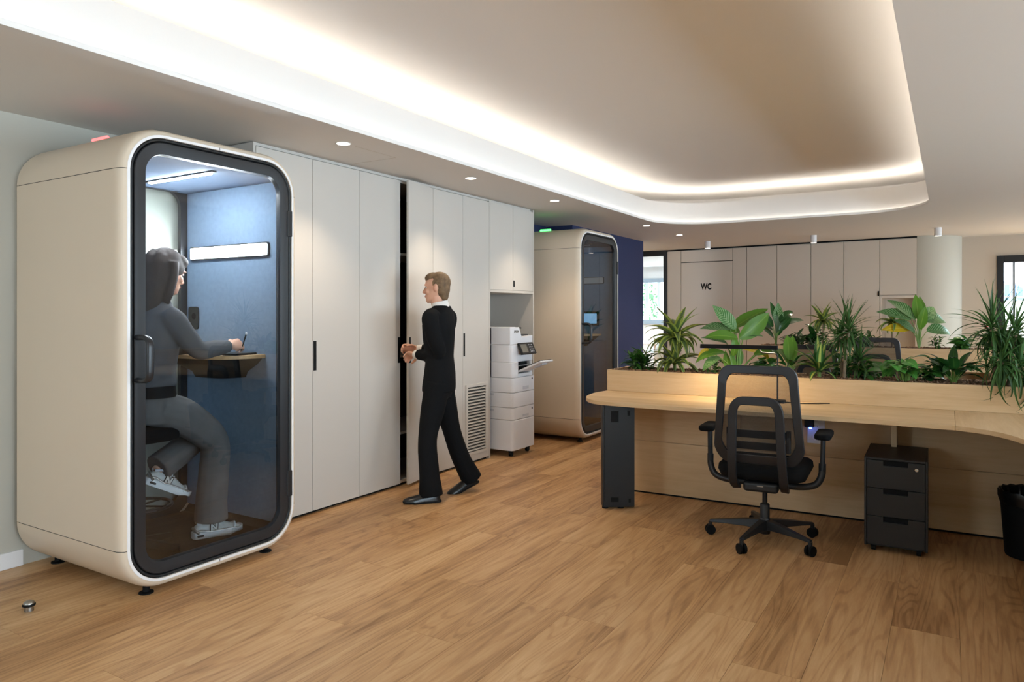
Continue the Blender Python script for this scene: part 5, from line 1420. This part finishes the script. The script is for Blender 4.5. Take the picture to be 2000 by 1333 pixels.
cl = MB(); cl.loft([[( -0.002+a*math.cos(2*PI*k/24)+dx, b_*math.sin(2*PI*k/24), z+0.012*math.cos(2*PI*k/24)*-1) for k in range(24)] for z,a,b_,dx in ((1.415,0.068,0.075,-0.004),(1.462,0.060,0.062,0.004),(1.462,0.055,0.057,0.004),(1.415,0.058,0.066,-0.004))], True, False, loop=True)
cl.build('shirt_collar', M['shirt_white'], w1p, smooth=60)
shoe(w1p, (0.065,0.200,0.0), math.atan2(0.068,0.234), 0.0, M['shoe_black'], M['blackm'], False)
shoe(w1p, (-0.205,-0.135,0.030), math.atan2(0.13,0.21), R(18), M['shoe_black'], M['blackm'], False)

# ---- person seated in the booth
SB = (-3.72, 2.30)
w2p = thing('person', 'seated person in grey sweater and grey jeans writing inside the lit booth', 'person', (SB[0], SB[1], 0), R(90))
bd = MB()
limb(bd, [(0.0,-0.085,0.90),(0.12,-0.095,0.82),(0.34,-0.09,0.635),(0.335,-0.08,0.40),(0.325,-0.075,0.18)], [0.07,0.072,0.048,0.042,0.032])
limb(bd, [(0.0,0.085,0.90),(0.12,0.095,0.83),(0.38,0.10,0.69),(0.25,0.09,0.58),(0.09,0.075,0.49)], [0.07,0.072,0.048,0.042,0.032])
torso(bd, [(0.82,-0.01,0,0.09,0.14,0),(0.92,-0.01,0,0.085,0.13,0),(1.05,0.0,0,0.075,0.11,0),(1.22,0.02,0,0.09,0.13,0),(1.36,0.035,0,0.06,0.13,0),(1.42,0.04,0,0.045,0.07,0)])
limb(bd, [(0.035,-0.12,1.36),(0.04,-0.155,1.34),(0.15,-0.215,1.165),(0.40,-0.135,1.183),(0.425,-0.125,1.185)], [0.035,0.042,0.034,0.025,0.024])
limb(bd, [(0.035,0.12,1.36),(0.04,0.155,1.34),(0.15,0.215,1.175),(0.36,0.09,1.172),(0.38,0.08,1.172)], [0.035,0.042,0.034,0.025,0.024])
limb(bd, [(0.04,0,1.38),(0.06,0,1.44),(0.085,0,1.53)], [0.060,0.050,0.050])
Fs = Vector((1,0.0,-0.30))
hp2 = head(bd, (0.075,0.0,1.500), Fs, (0.3,0,1))
hand(bd, (0.425,-0.125,1.187), (0.97,0.18,0.10), (0.1,0.75,-0.6), (50,65,40), 0.55, side=1)
hand(bd, (0.38,0.08,1.166), (0.9,-0.4,-0.05), (0,0,-1), (14,18,14), 0.7, side=-1)
pb2 = organic('body', bd, M['skin'], w2p, 0.0045, 3)
face_details(pb2, hp2)
Ms = Matrix((Fs.normalized(), Vector((0,1,0)), Vector((0.3,0,1)).normalized())).transposed()
hr = MB()
hr.ell(hp2(-0.020,0,0.145), 0.104, 0.086, 0.098, 24, 14, Ms); hr.ell(hp2(0.035,0,0.185), 0.062, 0.070, 0.044, 20, 12, Ms)
rings = []
for z, cx_, a, b_ in ((1.725,0.07,0.045,0.045),(1.70,0.062,0.072,0.074),(1.66,0.055,0.085,0.086),(1.60,0.045,0.080,0.090),(1.54,0.030,0.070,0.090),(1.48,0.012,0.058,0.088),(1.42,0.0,0.048,0.086),(1.375,-0.006,0.036,0.080),(1.35,-0.01,0.022,0.060)):
    rings.append([(cx_+a*math.cos(2*PI*k/24), b_*math.sin(2*PI*k/24)*(1.0 if math.cos(2*PI*k/24) < 0.3 else 0.98), z+0.012*math.sin(k*1.7)) for k in range(24)])
hr.loft(rings, True, True)
for s_ in (-1,1): limb(hr, [(0.09,s_*0.078,1.66),(0.085,s_*0.086,1.58),(0.065,s_*0.086,1.50),(0.05,s_*0.080,1.42)], [0.030,0.028,0.026,0.014], 10)
organic('hair', hr, M['hair_dark'], w2p, 0.006, 4)
jn = MB()
torso(jn, [(0.785,-0.02,0,0.10,0.165,0),(0.83,-0.015,0,0.125,0.180,0),(0.90,-0.015,0,0.120,0.170,0),(0.955,-0.012,0,0.108,0.155,0)])
limb(jn, [(-0.02,-0.09,0.865),(0.12,-0.10,0.81),(0.25,-0.10,0.72),(0.340,-0.095,0.62),(0.340,-0.085,0.45),(0.330,-0.08,0.30),(0.330,-0.075,0.180)], [0.098,0.104,0.094,0.082,0.084,0.088,0.094])
limb(jn, [(-0.02,0.09,0.865),(0.14,0.10,0.82),(0.28,0.105,0.75),(0.375,0.105,0.675),(0.26,0.09,0.585),(0.095,0.075,0.505)], [0.098,0.102,0.092,0.080,0.080,0.082])
jo = organic('jeans', jn, M['jeans'], w2p, 0.008, 4)
sw = MB()
torso(sw, [(0.980,-0.012,0,0.120,0.165,0),(1.00,-0.010,0,0.126,0.168,0),(1.05,0.0,0,0.112,0.155,0),(1.18,0.015,0,0.113,0.165,0),(1.29,0.028,0,0.112,0.172,0),(1.37,0.035,0,0.086,0.160,0),(1.42,0.042,0,0.066,0.100,0),(1.45,0.05,0,0.058,0.066,0)])
limb(sw, [(0.035,-0.12,1.37),(0.045,-0.165,1.33),(0.09,-0.195,1.25),(0.155,-0.215,1.175),(0.27,-0.185,1.178),(0.395,-0.138,1.184)], [0.055,0.064,0.058,0.052,0.048,0.038])
limb(sw, [(0.035,0.12,1.37),(0.045,0.165,1.33),(0.09,0.195,1.25),(0.155,0.215,1.180),(0.25,0.16,1.175),(0.350,0.098,1.172)], [0.055,0.064,0.058,0.052,0.047,0.038])
organic('sweater', sw, M['sweater'], w2p, 0.008, 5)
bl = MB(); torso(bl, [(0.925,-0.014,0,0.124,0.172,0),(0.995,-0.012,0,0.118,0.164,0)]); bl.build('undershirt_hem', M['blackm'], w2p, smooth=60)
shoe(w2p, (0.318,-0.075,0.0905), R(-22), 0.0, M['shoe_grey'], M['sole_white'], True)
shoe(w2p, (0.095,0.068,0.395), R(-12), R(28), M['shoe_grey'], M['sole_white'], True)
# pen and tablet
pen = MB().tube([(0,0,0),(0.03,0.004,0.075),(0.042,0.006,0.105)], [0.0022,0.0042,0.0045], 10).build('pen', M['anthracite'], smooth=60, loc=(-3.595, 2.795, 1.150))
tag(pen, 'dark pen held upright by the person in the booth', 'pen')
MB().ell((0.042,0.006,0.107), 0.0065, 0.0065, 0.008, 12, 8).build('pen_cap', M['sole_white'], pen, smooth=60)
pad = tag(MB().prism(rr(0.125,0.085,0.01,4), 0, 0.010).build('tablet', M['blackm'], bevel=0.002, loc=(-3.66, 2.775, 1.1302), rot=(0,0,R(8))), 'black tablet lying on the booth table under the writing hand', 'tablet')
MB().prism(rr(0.115,0.075,0.004,3), 0.0101, 0.0106).build('screen', M['shoe_black'], pad)
# stool in the booth
st = thing('stool', 'black swivel stool under the person in the booth', 'stool', (-3.74, 2.245, 0.09), 0)
rings = [[(x,y,z) for x,y in rr(0.19-i, 0.165-i, 0.08-i*0.5, 6)] for z,i in ((0.600,0.03),(0.612,0.004),(0.650,0.0),(0.672,0.012),(0.680,0.045))]
MB().loft(rings, True, True).build('seat', M['chair_fab'], st, smooth=60)
MB().lathe([(0.020,0.03),(0.026,0.05),(0.026,0.30),(0.016,0.31),(0.016,0.60),(0.06,0.602)], 18).build('column', M['blackm'], st, smooth=40)
MB().tube([(0.17*math.cos(2*PI*k/28),0.17*math.sin(2*PI*k/28),0.245) for k in range(29)], 0.009, 8).build('foot_ring', M['black'], st, smooth=60)
for k in range(5):
    a = R(30+72*k); d = Vector((math.cos(a),math.sin(a),0)); sd = Vector((-d.y,d.x,0)); up = Vector((0,0,1))
    MB().loft([[d*s_+sd*w+up*zb, d*s_-sd*w+up*zb, d*s_-sd*w*0.8+up*zt, d*s_+sd*w*0.8+up*zt] for s_,w,zt,zb in ((0.015,0.026,0.075,0.03),(0.23,0.016,0.040,0.012))], True, True).build('base_arm', M['blackm'], st, bevel=0.004)
    MB().cyl(d*0.215, d*0.215+up*0.014, 0.020, n=14).build('glide', M['blackm'], st, smooth=40)
    MB().tube([d*0.02+up*0.245, d*0.168+up*0.245], 0.006, 6).build('ring_spoke', M['black'], st, smooth=60)
